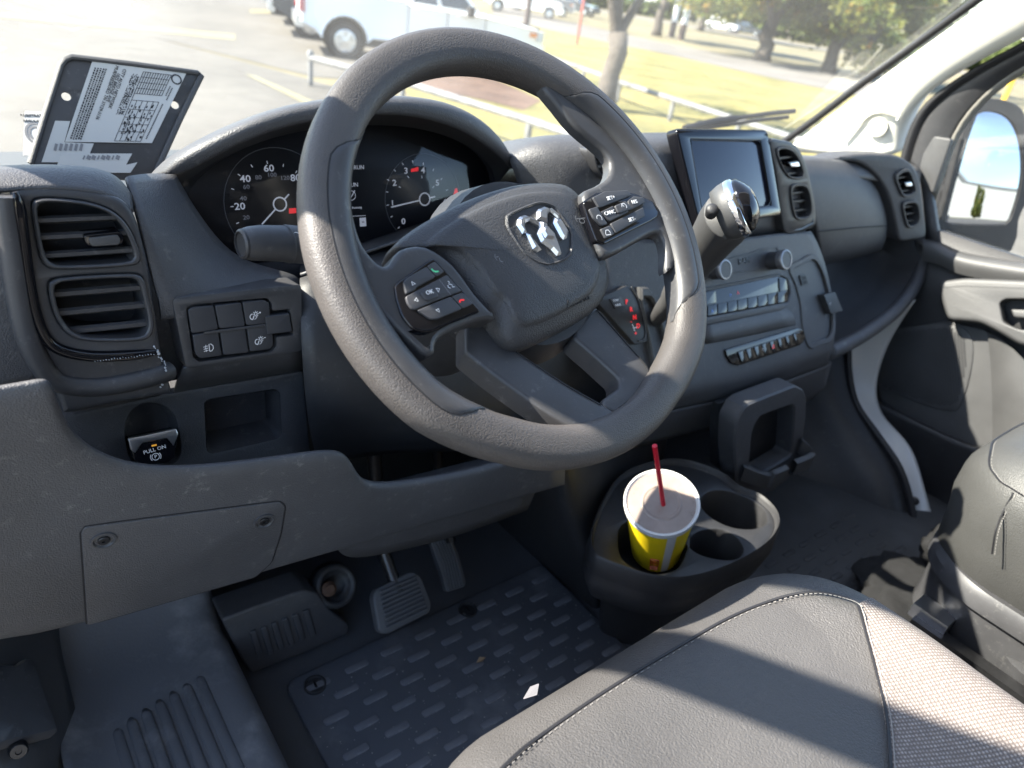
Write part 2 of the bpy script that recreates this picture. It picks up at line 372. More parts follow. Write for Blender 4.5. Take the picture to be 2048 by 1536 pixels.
# glossy L shaped strip round the pod
gs = [P(u, v, Y=y) for u, v, y in ((30, 384, .207), (38, 410, .206), (47, 480, .205), (58, 560, .204), (72, 630, .202), (92, 676, .201), (122, 700, .20), (180, 712, .199), (250, 711, .199), (312, 704, .2))]
m = MB(); tube(m, spline(gs, 5), [.002+.003*min(1, i/6)*min(1, (45-i)/5+.3) for i in range(46)], 10, flat=.8); m.build('gloss_trim_strip', 'gloss_black', DB)
# raised rounded outer border of the pod
bs = [P(u, v, Y=y) for u, v, y in ((8, 392, .212), (14, 440, .21), (26, 520, .208), (40, 610, .206), (58, 680, .204), (84, 732, .203), (120, 764, .202), (190, 772, .2), (262, 762, .199), (318, 748, .2), (336, 742, .205))]
m = MB(); tube(m, spline(bs, 5), .0095, 12, flat=1.); m.build('pod_border', 'plastic_smooth', DB)
# worn white scuff where the trim meets
sc = [P(u, v, Y=.1955) for u, v in ((308, 690), (316, 700), (318, 712), (328, 722), (330, 742), (326, 760), (321, 772))]
m = MB()
for k in range(26):
    t = k/25*(len(sc)-1); i = min(int(t), len(sc)-2); q = sc[i].lerp(sc[i+1], t-i)+V((random.uniform(-.001, .001), -.002, random.uniform(-.001, .001)))
    r = random.uniform(.0004, .0012); lathe(m, q, (0, -1, .1), [(r, -.001), (r*.7, .0006)], 6)
for k in range(22):
    t = k/21; q = P(190+t*118, 722-t*13, Y=.192)+V((0, 0, random.uniform(-.0006, .0006))); r = random.uniform(.0002, .0005); lathe(m, q, (0, -1, .1), [(r, -.001), (r*.7, .0006)], 6)
mat('scuff', (.45, .46, .47), .7); m.build('scuff_mark', 'scuff', DB, kind='stuff')
# pod top skin
def PR(row): return [P(u, v, Y=y) for u, v, y in row]
T = [PR([(-90, 328, .27), (0, 318, .27), (80, 316, .27), (150, 318, .27), (215, 327, .268), (246, 346, .262), (263, 372, .255)]),
     PR([(-90, 352, .238), (0, 344, .236), (80, 341, .236), (150, 343, .236), (207, 351, .236), (240, 368, .236), (264, 396, .236)]),
     PR([(-90, 384, .220), (0, 380, .220), (80, 374, .220), (150, 377, .220), (205, 386, .220), (240, 399, .222), (268, 424, .222)])]
T = [[q+V((0, .30, -.16)) for q in T[0]]] + [[q+V((0, .12, -.055)) for q in T[0]]] + T
surf('pod_top', T, 'plastic_top', DB, 2, thick=.003)
# dash end left of the pod and its lower half
surf('dash_end', [PR([(-120, 395, .222), (0, 388, .220), (16, 390, .219)]), PR([(-120, 480, .212), (0, 470, .212), (24, 470, .212)]), PR([(-120, 600, .205), (0, 590, .205), (42, 590, .206)]), PR([(-120, 700, .2), (0, 690, .2), (70, 690, .203)]), PR([(-120, 800, .195), (0, 779, .195), (104, 758, .2)])], 'plastic', DB, 2, thick=.01)
# ---- cluster surround: leathery face between pod and gauges
surf('cluster_surround', [PR([(256, 352, .262), (300, 345, .30), (352, 349, .325)]), PR([(276, 420, .228), (330, 415, .25), (384, 408, .30)]), PR([(296, 505, .219), (372, 500, .236), (446, 495, .29)]),
     PR([(311, 572, .214), (410, 556, .232), (505, 530, .272)]), PR([(322, 606, .210), (460, 588, .220), (604, 548, .252)]), PR([(323, 640, .212), (470, 620, .221), (606, 580, .25)])], 'plastic_top', DB, 2, thick=.004)
# ---- switch panel
SWP = PL(P(480, 650, Y=.2085), (.02, -1, .13))
m = MB(); plate(m, SWP, rnd(SWP.pts([(343, 596), (604, 568), (606, 703), (372, 740)]), .006), [rnd(SWP.pts([(372, 616), (384, 609), (534, 596), (544, 606), (545, 622), (580, 618), (588, 670), (553, 674), (554, 692), (543, 704), (398, 724), (386, 714)]), .0025)], -.03, 0, .002, hdepth=-.012, hbev=.0006)
sw = m.build('switch_panel', 'plastic_smooth', DB)
m = MB(); prism(m, SWP, SWP.pts([(368, 612), (548, 595), (590, 615), (590, 672), (550, 708), (385, 726)]), -.02, -.009, .0005); m.build('switch_backing', 'vent_dark', DB)
BT = [[(376, 620), (386, 614), (427, 611), (436, 658), (383, 667)], [(430, 611), (482, 605), (490, 652), (439, 657)], [(485, 604), (527, 600), (538, 606), (541, 646), (493, 651)],
      [(385, 669.5), (436, 662), (443, 711), (401, 717), (391, 709)], [(440, 661), (490, 655.5), (497, 705), (447, 710)], [(494, 655), (542, 650.5), (547, 688), (540, 698), (500, 703.5)]]
for b in BT:
    m = MB(); prism(m, SWP, rnd(SWP.pts(b), .0022), -.012, .0006, .0008); m.build('button', 'button', sw)
m = MB(); prism(m, SWP, rnd(SWP.pts([(406, 663), (530, 647), (532, 652), (408, 669)]), .0012), .0002, .0018, .0006); m.build('light_bar', 'plastic_smooth', sw)
m = MB(); prism(m, SWP, rnd(SWP.pts([(529, 632), (577, 626), (582, 662), (534, 668)]), .001), -.012, .0022, .0008); m.build('button', 'button', sw)
def sun_icon(pl, px, r, parent, sign):
    m = MB(); c = pl.uv(*px); ribbon(m, pl, circ((c[0]+r*.35, c[1]+r*.3), r*.35, 12)+[circ((c[0]+r*.35, c[1]+r*.3), r*.35, 12)[0]], r*.16, .001)
    for k in range(8):
        a = k*math.pi/4; ribbon(m, pl, [(c[0]+r*.35+math.cos(a)*r*.5, c[1]+r*.3+math.sin(a)*r*.5), (c[0]+r*.35+math.cos(a)*r*.75, c[1]+r*.3+math.sin(a)*r*.75)], r*.14, .001)
    arc = [(c[0]-r*.35+math.cos(a)*r*.7, c[1]-r*.3+math.sin(a)*r*.7) for a in [math.pi*(.55+.9*k/9) for k in range(10)]]; ribbon(m, pl, arc, r*.2, .001)
    ribbon(m, pl, [arc[-1], (c[0]-r*.1, c[1]-r*.1)], r*.22, .001)
    arc = [(c[0]-r*.2+math.cos(a)*r*.8, c[1]-r*.2+math.sin(a)*r*.8) for a in [math.pi*(-.45+.45*k/7) for k in range(8)]]; ribbon(m, pl, arc, r*.14, .001)
    ribbon(m, pl, [(c[0]+r*1.15, c[1]+r*.45), (c[0]+r*1.6, c[1]+r*.45)], r*.16, .001)
    if sign: ribbon(m, pl, [(c[0]+r*1.37, c[1]+r*.22), (c[0]+r*1.37, c[1]+r*.68)], r*.16, .001)
    m.build('icon', 'print_white', parent, smooth=0)
sun_icon(SWP, (508, 630), .0042, sw, True); sun_icon(SWP, (518, 680), .0042, sw, False)
m = MB(); c = SWP.uv(418, 695); r = .0036
ribbon(m, SWP, [(c[0], c[1]-r), (c[0]+r*.5, c[1]-r), (c[0]+r*1.0, c[1]-r*.4), (c[0]+r*1.0, c[1]+r*.4), (c[0]+r*.5, c[1]+r), (c[0], c[1]+r), (c[0], c[1]-r)], r*.2, .001)
for k in (-.6, 0, .6): ribbon(m, SWP, [(c[0]-r*.3, c[1]+r*k), (c[0]-r*1.5, c[1]+r*k-r*.15)], r*.16, .001)
ribbon(m, SWP, [(c[0]-r*.8, c[1]+r), (c[0]-r*.95, c[1]), (c[0]-r*.8, c[1]-r)], r*.14, .001); m.build('icon', 'print_white', sw, smooth=0)
# trim lip under the switches
surf('lower_trim', [PR([(368, 734, .207), (490, 718, .207), (606, 700, .207)]), PR([(360, 752, .2075), (490, 733, .2075), (606, 716, .208)]), PR([(350, 778, .215), (490, 755, .216), (606, 736, .217)]), PR([(348, 792, .245), (490, 764, .245), (606, 744, .245)])], 'plastic_smooth', DB, 2, thick=.003)
# ---- storage panel with cubby and parking brake switch
CBP = PL(P(480, 850, Y=.228), (.02, -1, .10))
cub = [(409, 806), (419, 799), (549, 779), (560, 784), (564, 870), (556, 878), (424, 908), (414, 902)]
arch = [(249, 855), (258, 826), (280, 809), (308, 805), (334, 813), (352, 834), (358, 862), (364, 902), (354, 926), (322, 938), (278, 934), (259, 918), (252, 885)]
m = MB(); plate(m, CBP, rnd(CBP.pts([(122, 834), (345, 786), (606, 742), (626, 960), (480, 990), (240, 990), (150, 930)]), .004), [rnd(CBP.pts(cub), .003), smoothpoly(CBP.pts(arch), 2)], -.03, 0, .002, hdepth=-.014, hbev=.0015)
cp = m.build('storage_panel', 'plastic', DB)
m = MB(); c = rnd(CBP.pts(cub), .003); c2 = [(x*.94+.004, y*.9-.002) for x, y in c]
m.loops([[CBP.pt(q, -.001) for q in inset(c, .0008)], [CBP.pt(q, -.05) for q in c2]], cap1=True); m.build('cubby', 'plastic', cp)
c = smoothpoly(CBP.pts(arch), 2); m = MB(); dome(m, CBP, c, [(1, -.003), (.93, -.010), (.8, -.018), (.4, -.022)]); m.build('brake_switch_recess', 'plastic_smooth', cp)
BKP = PL(P(306, 890, Y=.214), (0, -1, .45))
m = MB(); prism(m, BKP, rnd(BKP.pts([(256, 878), (352, 858), (357, 872), (350, 915), (335, 926), (285, 930), (268, 920)]), .003), -.02, .0, .002); bk = m.build('parking_brake_switch', 'gloss_black', cp)
m = MB(); prism(m, BKP, rnd(BKP.pts([(256, 877), (352, 857), (356, 868), (347, 892), (334, 876), (284, 886), (270, 906), (262, 900)]), .0012), -.004, .0014, .0008); m.build('chrome_edge', 'satin_chrome', bk)
text('PULL ON', BKP, BKP.uv(309, 899), .0052, 'print_white', bk, h=.0012, rot=.06)
text('P', BKP, BKP.uv(311, 913), .005, 'print_white', bk, h=.0012)
m = MB(); ribbon(m, BKP, circ(BKP.uv(311, 913), .0034, 18)+[circ(BKP.uv(311, 913), .0034, 18)[0]], .0006, .0012)
for s in (-1, 1): cc = BKP.uv(311, 913); ribbon(m, BKP, [(cc[0]+s*math.cos(a)*.0048, cc[1]+math.sin(a)*.0048) for a in [-.7+.2*k for k in range(8)]], .0006, .0012)
m.build('icon', 'print_white', bk, smooth=0)
m = MB(); prism(m, BKP, rnd(BKP.pts([(303, 890), (313, 888), (313, 891), (303, 893)]), .0003), .0004, .0014, .0003); m.build('indicator', 'lit_amber', bk)
# ---- knee panel
KP = PL3(P(170, 1257, Z=-.40), P(515, 1157, Z=-.40), P(360, 1030, Y=.108))
lip = [(-110, 806), (-20, 790), (60, 776), (101, 768), (112, 800), (135, 862), (175, 906), (250, 940), (350, 948), (480, 936), (600, 918), (676, 908), (702, 922), (718, 958), (745, 981), (860, 966), (1000, 936), (1130, 890)]
bot = [(-110, 1322), (-20, 1300), (20, 1292), (50, 1288), (75, 1283), (110, 1274), (160, 1260), (250, 1237), (340, 1210), (430, 1183), (520, 1156), (600, 1132), (640, 1120), (700, 1102), (760, 1083), (860, 1053), (1000, 1012), (1130, 975)]
def KQ(px, h): return [KP.pt(KP.uv(*q), h) for q in px]
def mixp(a, b, t): return [(x0+(x1-x0)*t, y0+(y1-y0)*t) for (x0, y0), (x1, y1) in zip(a, b)]
lift = lambda l, d: [(x, y+d) for x, y in l]
surf('knee_panel', [[q+V((0, .035, -.14)) for q in KQ(lip, -.012)], [q+V((0, .018, -.06)) for q in KQ(lip, -.012)], [q+V((0, .008, -.004)) for q in KQ(lip, -.010)], KQ(lip, -.008), KQ(lip, -.005), KQ(mixp(lip, bot, .035), -.0015), KQ(mixp(lip, bot, .10), 0), KQ(mixp(lip, bot, .5), 0), KQ(mixp(lip, bot, .93), 0), KQ(mixp(lip, bot, .985), -.003), KQ(bot, -.01), KQ(bot, -.08)], 'plastic', DB, 2, thick=.003)
cov = [(158, 1063), (167, 1051), (561, 1000), (573, 1011), (564, 1066), (545, 1124), (512, 1154), (171, 1252)]
m = MB(); ring(m, KP, rnd(KP.pts(cov), .005), inset(ccw(rnd(KP.pts(cov), .005)), .0014), 0, .00045, 0, .0001, 90); m.build('cover_joint', 'vent_dark', DB)
m = MB(); prism(m, KP, inset(ccw(rnd(KP.pts(cov), .005)), .0014), -.002, .0013, .0012); cv = m.build('access_cover', 'plastic', DB)
for u, v in ((207, 1078), (528, 1040)):
    q = KP.pt(KP.uv(u, v), .0014); m = MB(); lathe(m, q, KP.n, [(.0105, -.001), (.0100, .0012), (.0085, .0014), (.0075, .0004), (.0070, -.0004)], 26); scw = m.build('screw_cup', 'plastic_smooth', cv)
    m = MB(); lathe(m, q, KP.n, [(.0050, -.001), (.0050, .0012), (.0043, .0018), (.0018, .0018), (.0015, .0006)], 18); m.build('screw_head', 'metal_dark', cv)
# ---- column bulkhead and shroud behind the wheel
surf('column_bulkhead', [PR([(600, 556, .246), (760, 500, .26), (900, 480, .27), (1060, 470, .27), (1240, 440, .26)]), PR([(602, 640, .20), (720, 640, .19), (860, 640, .19), (1020, 640, .20), (1250, 620, .20)]), PR([(606, 760, .19), (720, 780, .165), (860, 800, .165), (1040, 790, .175), (1300, 760, .18)]),
      PR([(620, 880, .20), (720, 870, .175), (860, 870, .175), (1040, 860, .18), (1340, 840, .18)]), PR([(640, 930, .23), (760, 905, .21), (900, 905, .21), (1060, 890, .21), (1380, 870, .21)])], 'plastic_dark', DB, 2, thick=.004)
# ---- instrument hood
ho = [(318, 346, .345), (338, 316, .335), (372, 290, .325), (430, 258, .318), (510, 222, .315), (600, 196, .315), (700, 184, .315), (790, 181, .315), (870, 187, .315), (935, 207, .315), (985, 240, .318), (1014, 274, .322), (1029, 308, .328), (1032, 334, .335)]
hf = [(330, 349, .332), (350, 328, .315), (385, 304, .302), (440, 274, .295), (515, 240, .292), (600, 215, .290), (700, 203, .290), (785, 200, .290), (860, 207, .290), (922, 226, .290), (970, 256, .293), (1003, 290, .298), (1022, 318, .308), (1029, 337, .322)]
hi = [(350, 351, .330), (375, 345, .318), (412, 325, .306), (460, 297, .299), (530, 266, .296), (610, 244, .294), (705, 231, .294), (785, 228, .294), (850, 236, .294), (910, 254, .294), (952, 277, .297), (988, 304, .302), (1010, 325, .312), (1020, 338, .324)]
cl = [(372, 395, .352), (392, 360, .352), (425, 330, .352), (470, 304, .352), (540, 276, .352), (620, 258, .352), (705, 250, .352), (785, 250, .352), (845, 258, .352), (895, 272, .352), (935, 292, .352), (962, 315, .352), (978, 345, .352), (985, 390, .352)]
def back(row, dy, dz): return [q+V((0, dy, dz)) for q in PR(row)]
surf('instrument_hood', [back(ho, .22, -.13), back(ho, .09, -.035), PR(ho), PR(hf), PR(hi)], 'plastic_top', DB, 2, thick=.002)
surf('hood_lining', [PR(hi), [a.lerp(b, .5)+V((0, .005, 0)) for a, b in zip(PR(hi), PR(cl))], PR(cl)], 'plastic_dark', DB, 2)
# gauge cluster
CLP = PL(P(700, 400, Y=.352), (0, -1, .22))
cpx = [(362, 360), (400, 325), (470, 292), (540, 266), (620, 248), (705, 240), (785, 240), (850, 250), (905, 266), (945, 290), (975, 320), (990, 360), (1000, 420), (960, 470), (840, 520), (700, 560), (520, 545), (420, 480)]
m = MB(); prism(m, CLP, sp2(CLP.pts(cpx), 4), -.02, 0, .001); ic = m.build('instrument_cluster', 'cluster_face', DB)
def dial(cpx_, edge_px, nums, ticks, needle, rr):
    c = V(CLP.uv(*cpx_)); m = MB(); R = (V(CLP.uv(*edge_px))-c).length
    ribbon(m, CLP, [(c.x+math.cos(a)*R, c.y+math.sin(a)*R) for a in [rad(-50+k*8) for k in range(36)]], .0007, .0006); m.build('dial_ring', 'print_grey', ic, smooth=0)
    for s, px, sz, mt in nums: text(s, CLP, CLP.uv(*px), sz, mt, ic, h=.0012, name='dial_numeral', bold=.012, sx=1.15)
    m = MB()
    for px in ticks:
        q = V(CLP.uv(*px)); d = (q-c).normalized(); ribbon(m, CLP, [tuple(q-d*.0015), tuple(q+d*.0018)], .0009, .0008)
    m.build('dial_ticks', 'lit_white', ic, smooth=0)
    m = MB(); cc = circ(c, rr, 24); ribbon(m, CLP, cc+[cc[0]], .0016, .003)
    tip = V(CLP.uv(*needle)); d = (tip-c).normalized(); ribbon(m, CLP, [tuple(c+d*rr), tuple(tip)], .0016, .003); ribbon(m, CLP, [tuple(c-d*rr), tuple(c-d*rr*2.1)], .0016, .003)
    m.build('needle', 'lit_white', ic, smooth=0)
dial((558, 408), (450, 425), [('20', (479, 413), .0105, 'lit_white'), ('40', (490, 358), .0105, 'lit_white'), ('60', (537, 337), .0105, 'lit_white'), ('80', (590, 356), .0105, 'lit_white'), ('20', (492, 435), .0065, 'lit_dim'), ('40', (486, 397), .0065, 'lit_dim'), ('60', (492, 374), .0065, 'lit_dim'), ('80', (516, 355), .0065, 'lit_dim'), ('100', (543, 350), .0065, 'lit_dim'), ('120', (569, 356), .0065, 'lit_dim')],
     [(464, 413), (465, 378), (478, 350), (503, 332), (534, 325), (566, 331), (475, 446), (592, 344)], (522, 448), .0075)
dial((847, 398), (770, 405), [('0', (806, 443), .0105, 'lit_white'), ('1', (784, 406), .0085, 'lit_white'), ('2', (788, 366), .0105, 'lit_white'), ('3', (811, 342), .0105, 'lit_white'), ('4', (845, 341), .0105, 'lit_white'), ('5', (874, 366), .0105, 'lit_white'), ('6', (889, 404), .0105, 'lit_white')],
     [(776, 360), (789, 341), (805, 328), (825, 324), (846, 328), (866, 340), (882, 358), (893, 380), (900, 404), (774, 384), (775, 410), (783, 433), (797, 455), (816, 354), (843, 354), (799, 374), (866, 374)], (780, 414), .0078)
m = MB(); prism(m, CLP, CLP.pts([(822, 338), (836, 334), (836, 342), (822, 344)]), 0, .0008, .0001); m.build('fuel_mark', 'lit_red', ic, smooth=0)
m = MB(); prism(m, CLP, rnd(CLP.pts([(578, 417), (592, 416), (592, 426), (578, 427)]), .0003), 0, .001, .0002); m.build('warning_light', 'lit_red', ic)
m = MB(); prism(m, CLP, CLP.pts([(906, 392), (910, 378), (913, 376), (916, 386), (917, 392), (911, 395)]), 0, .001, .0002); m.build('warning_light', 'lit_red', ic, label='red seat belt warning light')
for s, px, sz in (('RUN', (717, 335), .0068), ('RUN', (705, 370), .0068), ('Running', (713, 415), .004)): text(s, CLP, CLP.uv(*px), sz, 'lit_white', ic, h=.001, name='display_text')
m = MB(); cc = circ(CLP.uv(702, 391), .0055, 20); ribbon(m, CLP, cc+[cc[0]], .0007, .001); ribbon(m, CLP, CLP.pts([(690, 433), (731, 431)]), .0006, .001); q = CLP.uv(702, 391)
ribbon(m, CLP, [(q[0]-.002, q[1]-.003), (q[0]+.001, q[1]), (q[0]+.005, q[1]+.006)], .001, .001); prism(m, CLP, CLP.pts([(719, 436), (731, 435), (732, 452), (720, 453)]), 0, .001, .0001); m.build('display_symbol', 'lit_white', ic, smooth=0)
text('H', CLP, CLP.uv(725, 444), .004, 'cluster_face', ic, h=.0016, name='display_text')
m = MB(); prism(m, CLP, sp2(CLP.pts(cpx, .018), 4), .0155, .0175, .0004); m.build('cluster_lens', 'cluster_glass', ic, smooth=20)
surf('cluster_sill', [PR([(600, 548, .25), (700, 512, .255), (780, 486, .258), (900, 446, .262), (1000, 415, .268), (1040, 390, .28)]), PR([(600, 540, .28), (700, 500, .29), (780, 476, .295), (900, 436, .30), (1000, 405, .30), (1040, 380, .305)]), PR([(600, 530, .335), (700, 492, .345), (780, 466, .345), (900, 428, .345), (1000, 395, .34), (1036, 360, .335)])], 'plastic_smooth', DB, 2, thick=.003)
# ---- light stalk
sd_ = [(488, 488, .125), (500, 487, .1255), (520, 486, .126), (560, 487, .128), (572, 488, .128), (574, 488, .128), (640, 492, .135), (700, 500, .14)]
path = [P(u, v, Y=y) for u, v, y in sd_]; m = MB(); tube(m, path, [.0125, .0138, .0146, .0152, .0153, .0160, .0160, .015], 24); st = m.build('light_stalk', 'plastic_smooth', DB, smooth=50)
ax = (path[0]-path[1]).normalized(); m = MB(); lathe(m, path[0], ax, [(.0125, -.002), (.0122, .002), (.0105, .0035), (.0098, .0035), (.0096, .0018), (.002, .0018)], 28); m.build('stalk_cap', 'plastic_dark', st)
m = MB(); lathe(m, path[5], ax, [(.0162, -.0008), (.0164, 0), (.0162, .0008)], 30, False, False); m.build('stalk_ring', 'plastic_grey', st)
STP = PL(P(600, 478, Y=.118), (0, -1, .35))
m = MB(); c = STP.uv(592, 470); cc = circ(c, .0022, 16); ribbon(m, STP, cc+[cc[0]], .0006, .0004); c = STP.uv(597, 485)
for k in range(4): ribbon(m, STP, [(c[0]-.004, c[1]+.003-.0016*k), (c[0]-.001, c[1]+.003-.0016*k)], .0006, .0004)
ribbon(m, STP, [(c[0], c[1]+.003), (c[0], c[1]-.002), (c[0]+.002, c[1]-.002), (c[0]+.003, c[1]+.0005), (c[0]+.002, c[1]+.003), (c[0], c[1]+.003)], .0006, .0004); m.build('icon', 'print_white', st, smooth=0)
# ================================================================ steering wheel
al = rad(42.9); WP = PL((0, 0, 0), (0, -math.cos(al), math.sin(al)))
SW = thing('steering_wheel', (0, 0, 0), 'black leather-grain steering wheel with silver ram-head emblem and button pods', 'steering wheel')
def wz(z, l, o, s): return [(o[0]+x/s, o[1]+y/s) for x, y in l]
# rim
NR, NS = 120, 20; ls = []
for i in range(NR+1):
    t = 2*math.pi*i/NR; dn = max(0, math.cos(t+math.pi/2)); flatb = .007*min(1, max(0, (dn-.62)/.25))
    rc = .1783-flatb; rr = .0186+.0012*max(0, math.cos(t-.4)); ra = .0165; loop = []
    for k in range(NS):
        f = 2*math.pi*k/NS; x = math.cos(f); y = math.sin(f); sq = 1-.06*math.cos(4*f)
        loop.append(WP.pt(((rc+rr*x*sq)*math.cos(t)-.004, (rc+rr*x*sq)*math.sin(t)-.003), ra*y*sq-.001))
    ls.append(loop)
MB().loops(ls).build('rim', 'rim_leather', SW, smooth=180)
# smooth inserts let into the inner half of the rim
def insert(t0, t1):
    n_ = 40; ls = []
    for i in range(n_+1):
        u_ = i/n_; t = rad(t0+(t1-t0)*u_); e_ = min(1, u_/.16, (1-u_)/.16); e_ = e_*e_*(3-2*e_); f0 = 172-96*e_; f1 = 186+60*e_
        dn = max(0, math.cos(t+math.pi/2)); rc = .1783-.007*min(1, max(0, (dn-.62)/.25)); rr = .0186+.0012*max(0, math.cos(t-.4)); row = []
        for k in range(13):
            f = rad(f0+(f1-f0)*k/12); ed = .0007 if 0 < k < 12 else -.001; x, y = math.cos(f), math.sin(f); sq = 1-.06*math.cos(4*f); R_ = rc+(rr+ed)*x*sq
            row.append(WP.pt((R_*math.cos(t)-.004, R_*math.sin(t)-.003), (.0165+ed)*y*sq-.001))
        ls.append(row)
    m = MB(); grid(m, ls); m.build('rim_insert', 'plastic_smooth', SW, smooth=50)
    m = MB(); tube(m, [r_[0].lerp(r_[1], .5) for r_ in ls], .0007, 6); m.build('insert_joint', 'vent_dark', SW)
insert(140, 236); insert(-34, 62)
# spokes
def shell(pl, px, h0, h1, bev, seg=5, h=0): m = MB(); prism(m, pl, sp2(pl.pts(px, h), 3), h0, h1, bev, seg); return m
lsp = [(690, 296), (674, 304), (664, 335), (661, 372), (670, 432), (690, 500), (724, 572), (770, 638), (820, 688), (850, 712), (868, 708), (873, 684), (900, 664), (960, 640), (990, 636), (950, 590), (905, 530), (850, 494), (800, 500), (776, 530), (756, 528), (727, 494), (711, 450), (700, 390), (694, 330)]
shell(WP, lsp, -.016, .0065, .005, 6, .004).build('spoke', 'plastic_smooth', SW, smooth=60)
rsp = [(1084, 172), (1112, 168), (1160, 190), (1212, 234), (1258, 276), (1308, 330), (1338, 384), (1357, 417), (1371, 455), (1376, 486), (1373, 506), (1362, 519), (1333, 545), (1331, 505), (1322, 474), (1300, 470), (1222, 512), (1195, 500), (1165, 395), (1190, 373), (1214, 356), (1219, 326), (1201, 299), (1150, 256), (1112, 210)]
shell(WP, rsp, -.006, .0065, .005, 6, .004).build('spoke', 'plastic_smooth', SW, smooth=60)
q = lambda u, v, h: WP.pt(WP.uv(u, v, h), h)
AP = PL3(q(960, 650, -.030), q(1200, 625, -.030), q(1200, 828, .002))
for arm in ([(930, 640), (963, 622), (1000, 672), (1028, 699), (1080, 734), (1135, 770), (1204, 809), (1232, 828), (1215, 842), (1145, 858), (1100, 830), (1060, 804), (985, 750), (930, 706)],
            [(1150, 655), (1191, 614), (1250, 680), (1297, 733), (1302, 762), (1286, 794), (1240, 832), (1206, 818), (1202, 801), (1236, 776), (1236, 757), (1190, 715), (1146, 677)]):
    m = MB(); prism(m, AP, rnd(AP.pts(arm), .004), -.020, .0015, .0035, 5); m.build('lower_spoke', 'plastic_smooth', SW, smooth=60)
for ed in ([(1030, 706), (1082, 741), (1136, 776), (1200, 812)], [(1192, 622), (1248, 686), (1290, 734), (1294, 760), (1278, 786), (1236, 818)]):
    m = MB(); tube(m, spline([AP.pt(AP.uv(u, v), .0018) for u, v in ed], 5), .0009, 6, flat=.6); m.build('spoke_joint', 'vent_dark', SW)
# hub behind the cover
m = MB(); lathe(m, WP.pt((0, -.01), -.03), -WP.n, [(.075, -.01), (.085, .02), (.07, .05), (.055, .07), (.055, .17)], 36); m.build('hub', 'plastic_dark', SW)
# airbag cover
pad = [(791, 490), (812, 468), (853, 441), (908, 411), (976, 384), (1044, 368), (1106, 366), (1137, 373), (1160, 394), (1178, 431), (1196, 478), (1214, 530), (1218, 560), (1209, 594), (1188, 622), (1144, 652), (1093, 679), (1052, 695), (1025, 697), (1002, 677), (984, 637), (954, 611), (922, 563), (888, 526), (860, 508), (826, 500), (800, 500)]
H0 = -.012
pp = sp2(WP.pts(pad, H0), 4); cc = V((sum(x for x, y in pp)/len(pp), sum(y for x, y in pp)/len(pp)))
m = MB(); dome(m, WP, pp, [(.97, H0-.035), (1.0, H0-.02), (1.0, H0-.004), (.985, H0+.001), (.95, H0+.0045), (.88, H0+.0080), (.815, H0+.0100), (.795, H0+.0112), (.775, H0+.0138), (.72, H0+.0150), (.55, H0+.0168), (.36, H0+.0175), (.2, H0+.018)]); m.build('airbag_cover', 'pad_leather', SW, smooth=60)
HP = H0+.0178
EZ = lambda l: WP.pts(wz(0, l, (1000, 390), 10.24), HP)
er = [(190, 480), (250, 400), (700, 210), (870, 190), (1050, 240), (1150, 320), (1420, 720), (1455, 800), (1440, 1100), (1390, 1220), (1250, 1320), (1000, 1390), (780, 1350), (600, 1240), (470, 1120), (200, 680)]
E1 = sp2(EZ(er), 3); c1 = V((sum(x for x, y in E1)/len(E1), sum(y for x, y in E1)/len(E1)))
m = MB(); ring(m, WP, [tuple(c1+(V(p_)-c1)*1.09) for p_ in E1], E1, HP-.006, HP+.0012, HP-.001, .0012, 60); m.build('emblem_ring', 'pad_leather', SW)
m = MB(); prism(m, WP, E1, HP-.006, HP-.0004, .0004); em = m.build('emblem_plate', 'plastic_dark', SW)
parts = [[(315, 650), (325, 530), (380, 465), (480, 432), (560, 465), (780, 570), (775, 665), (570, 550), (490, 590), (475, 660), (520, 790), (430, 820)],
 [(500, 805), (545, 792), (700, 980), (820, 1140), (735, 1190), (640, 1130)],
 [(780, 572), (820, 547), (935, 602), (945, 660), (1085, 800), (1160, 1000), (1225, 1200), (1215, 1240), (1130, 1270), (1010, 1140), (810, 990), (730, 820), (775, 680)],
 [(715, 528), (720, 370), (760, 310), (880, 262), (960, 290), (1090, 390), (1195, 487), (1150, 512), (1060, 420), (1000, 370), (950, 400), (942, 592), (810, 545)],
 [(1082, 474), (1150, 524), (1205, 498), (1370, 760), (1340, 900), (1265, 940), (1210, 880), (1052, 592)]]
for k, pz in enumerate(parts):
    m = MB(); prism(m, WP, ccw(EZ(pz)), HP-.001, HP+.0046, .0024, 1); m.build('emblem_piece', 'satin_chrome', em, smooth=0)
m = MB(); prism(m, WP, ccw(EZ([(790, 690), (850, 700), (935, 690), (1000, 800), (1060, 1000), (1010, 960), (860, 930), (780, 800)])), HP+.004, HP+.0068, .0022, 1); m.build('emblem_piece', 'satin_chrome', em, smooth=0)
# horn marks; AIRBAG letters coloured dark to imitate the shade of embossing
def horn(px, s=1):
    m = MB(); c = WP.uv(*px, HP); k = .0055
    ribbon(m, WP, [(c[0]-k, c[1]+k*.5), (c[0]-k*1.2, c[1]), (c[0]-k, c[1]-k*.5)], .0006, HP-.0006); ribbon(m, WP, [(c[0]-k, c[1]), (c[0]+k, c[1]+.0), ], .0007, HP-.0006)
    cc_ = [(c[0]+math.cos(a)*k*.55, c[1]-k*.45+math.sin(a)*k*.4) for a in [math.pi*2*j/14 for j in range(15)]]; ribbon(m, WP, cc_, .0006, HP-.0006)
    m.build('horn_symbol', 'print_grey', SW, smooth=0)
horn((1004, 512)); horn((1163, 436))
APL = PL(WP.pt(WP.uv(1150, 600, H0+.007), H0+.0105), WP.n+V((.18, -.25, -.28)), up=WP.b)
text('AIRBAG', APL, APL.uv(1152, 601), .0095, 'vent_dark', SW, h=.0022, rot=.16, ext=.0004)
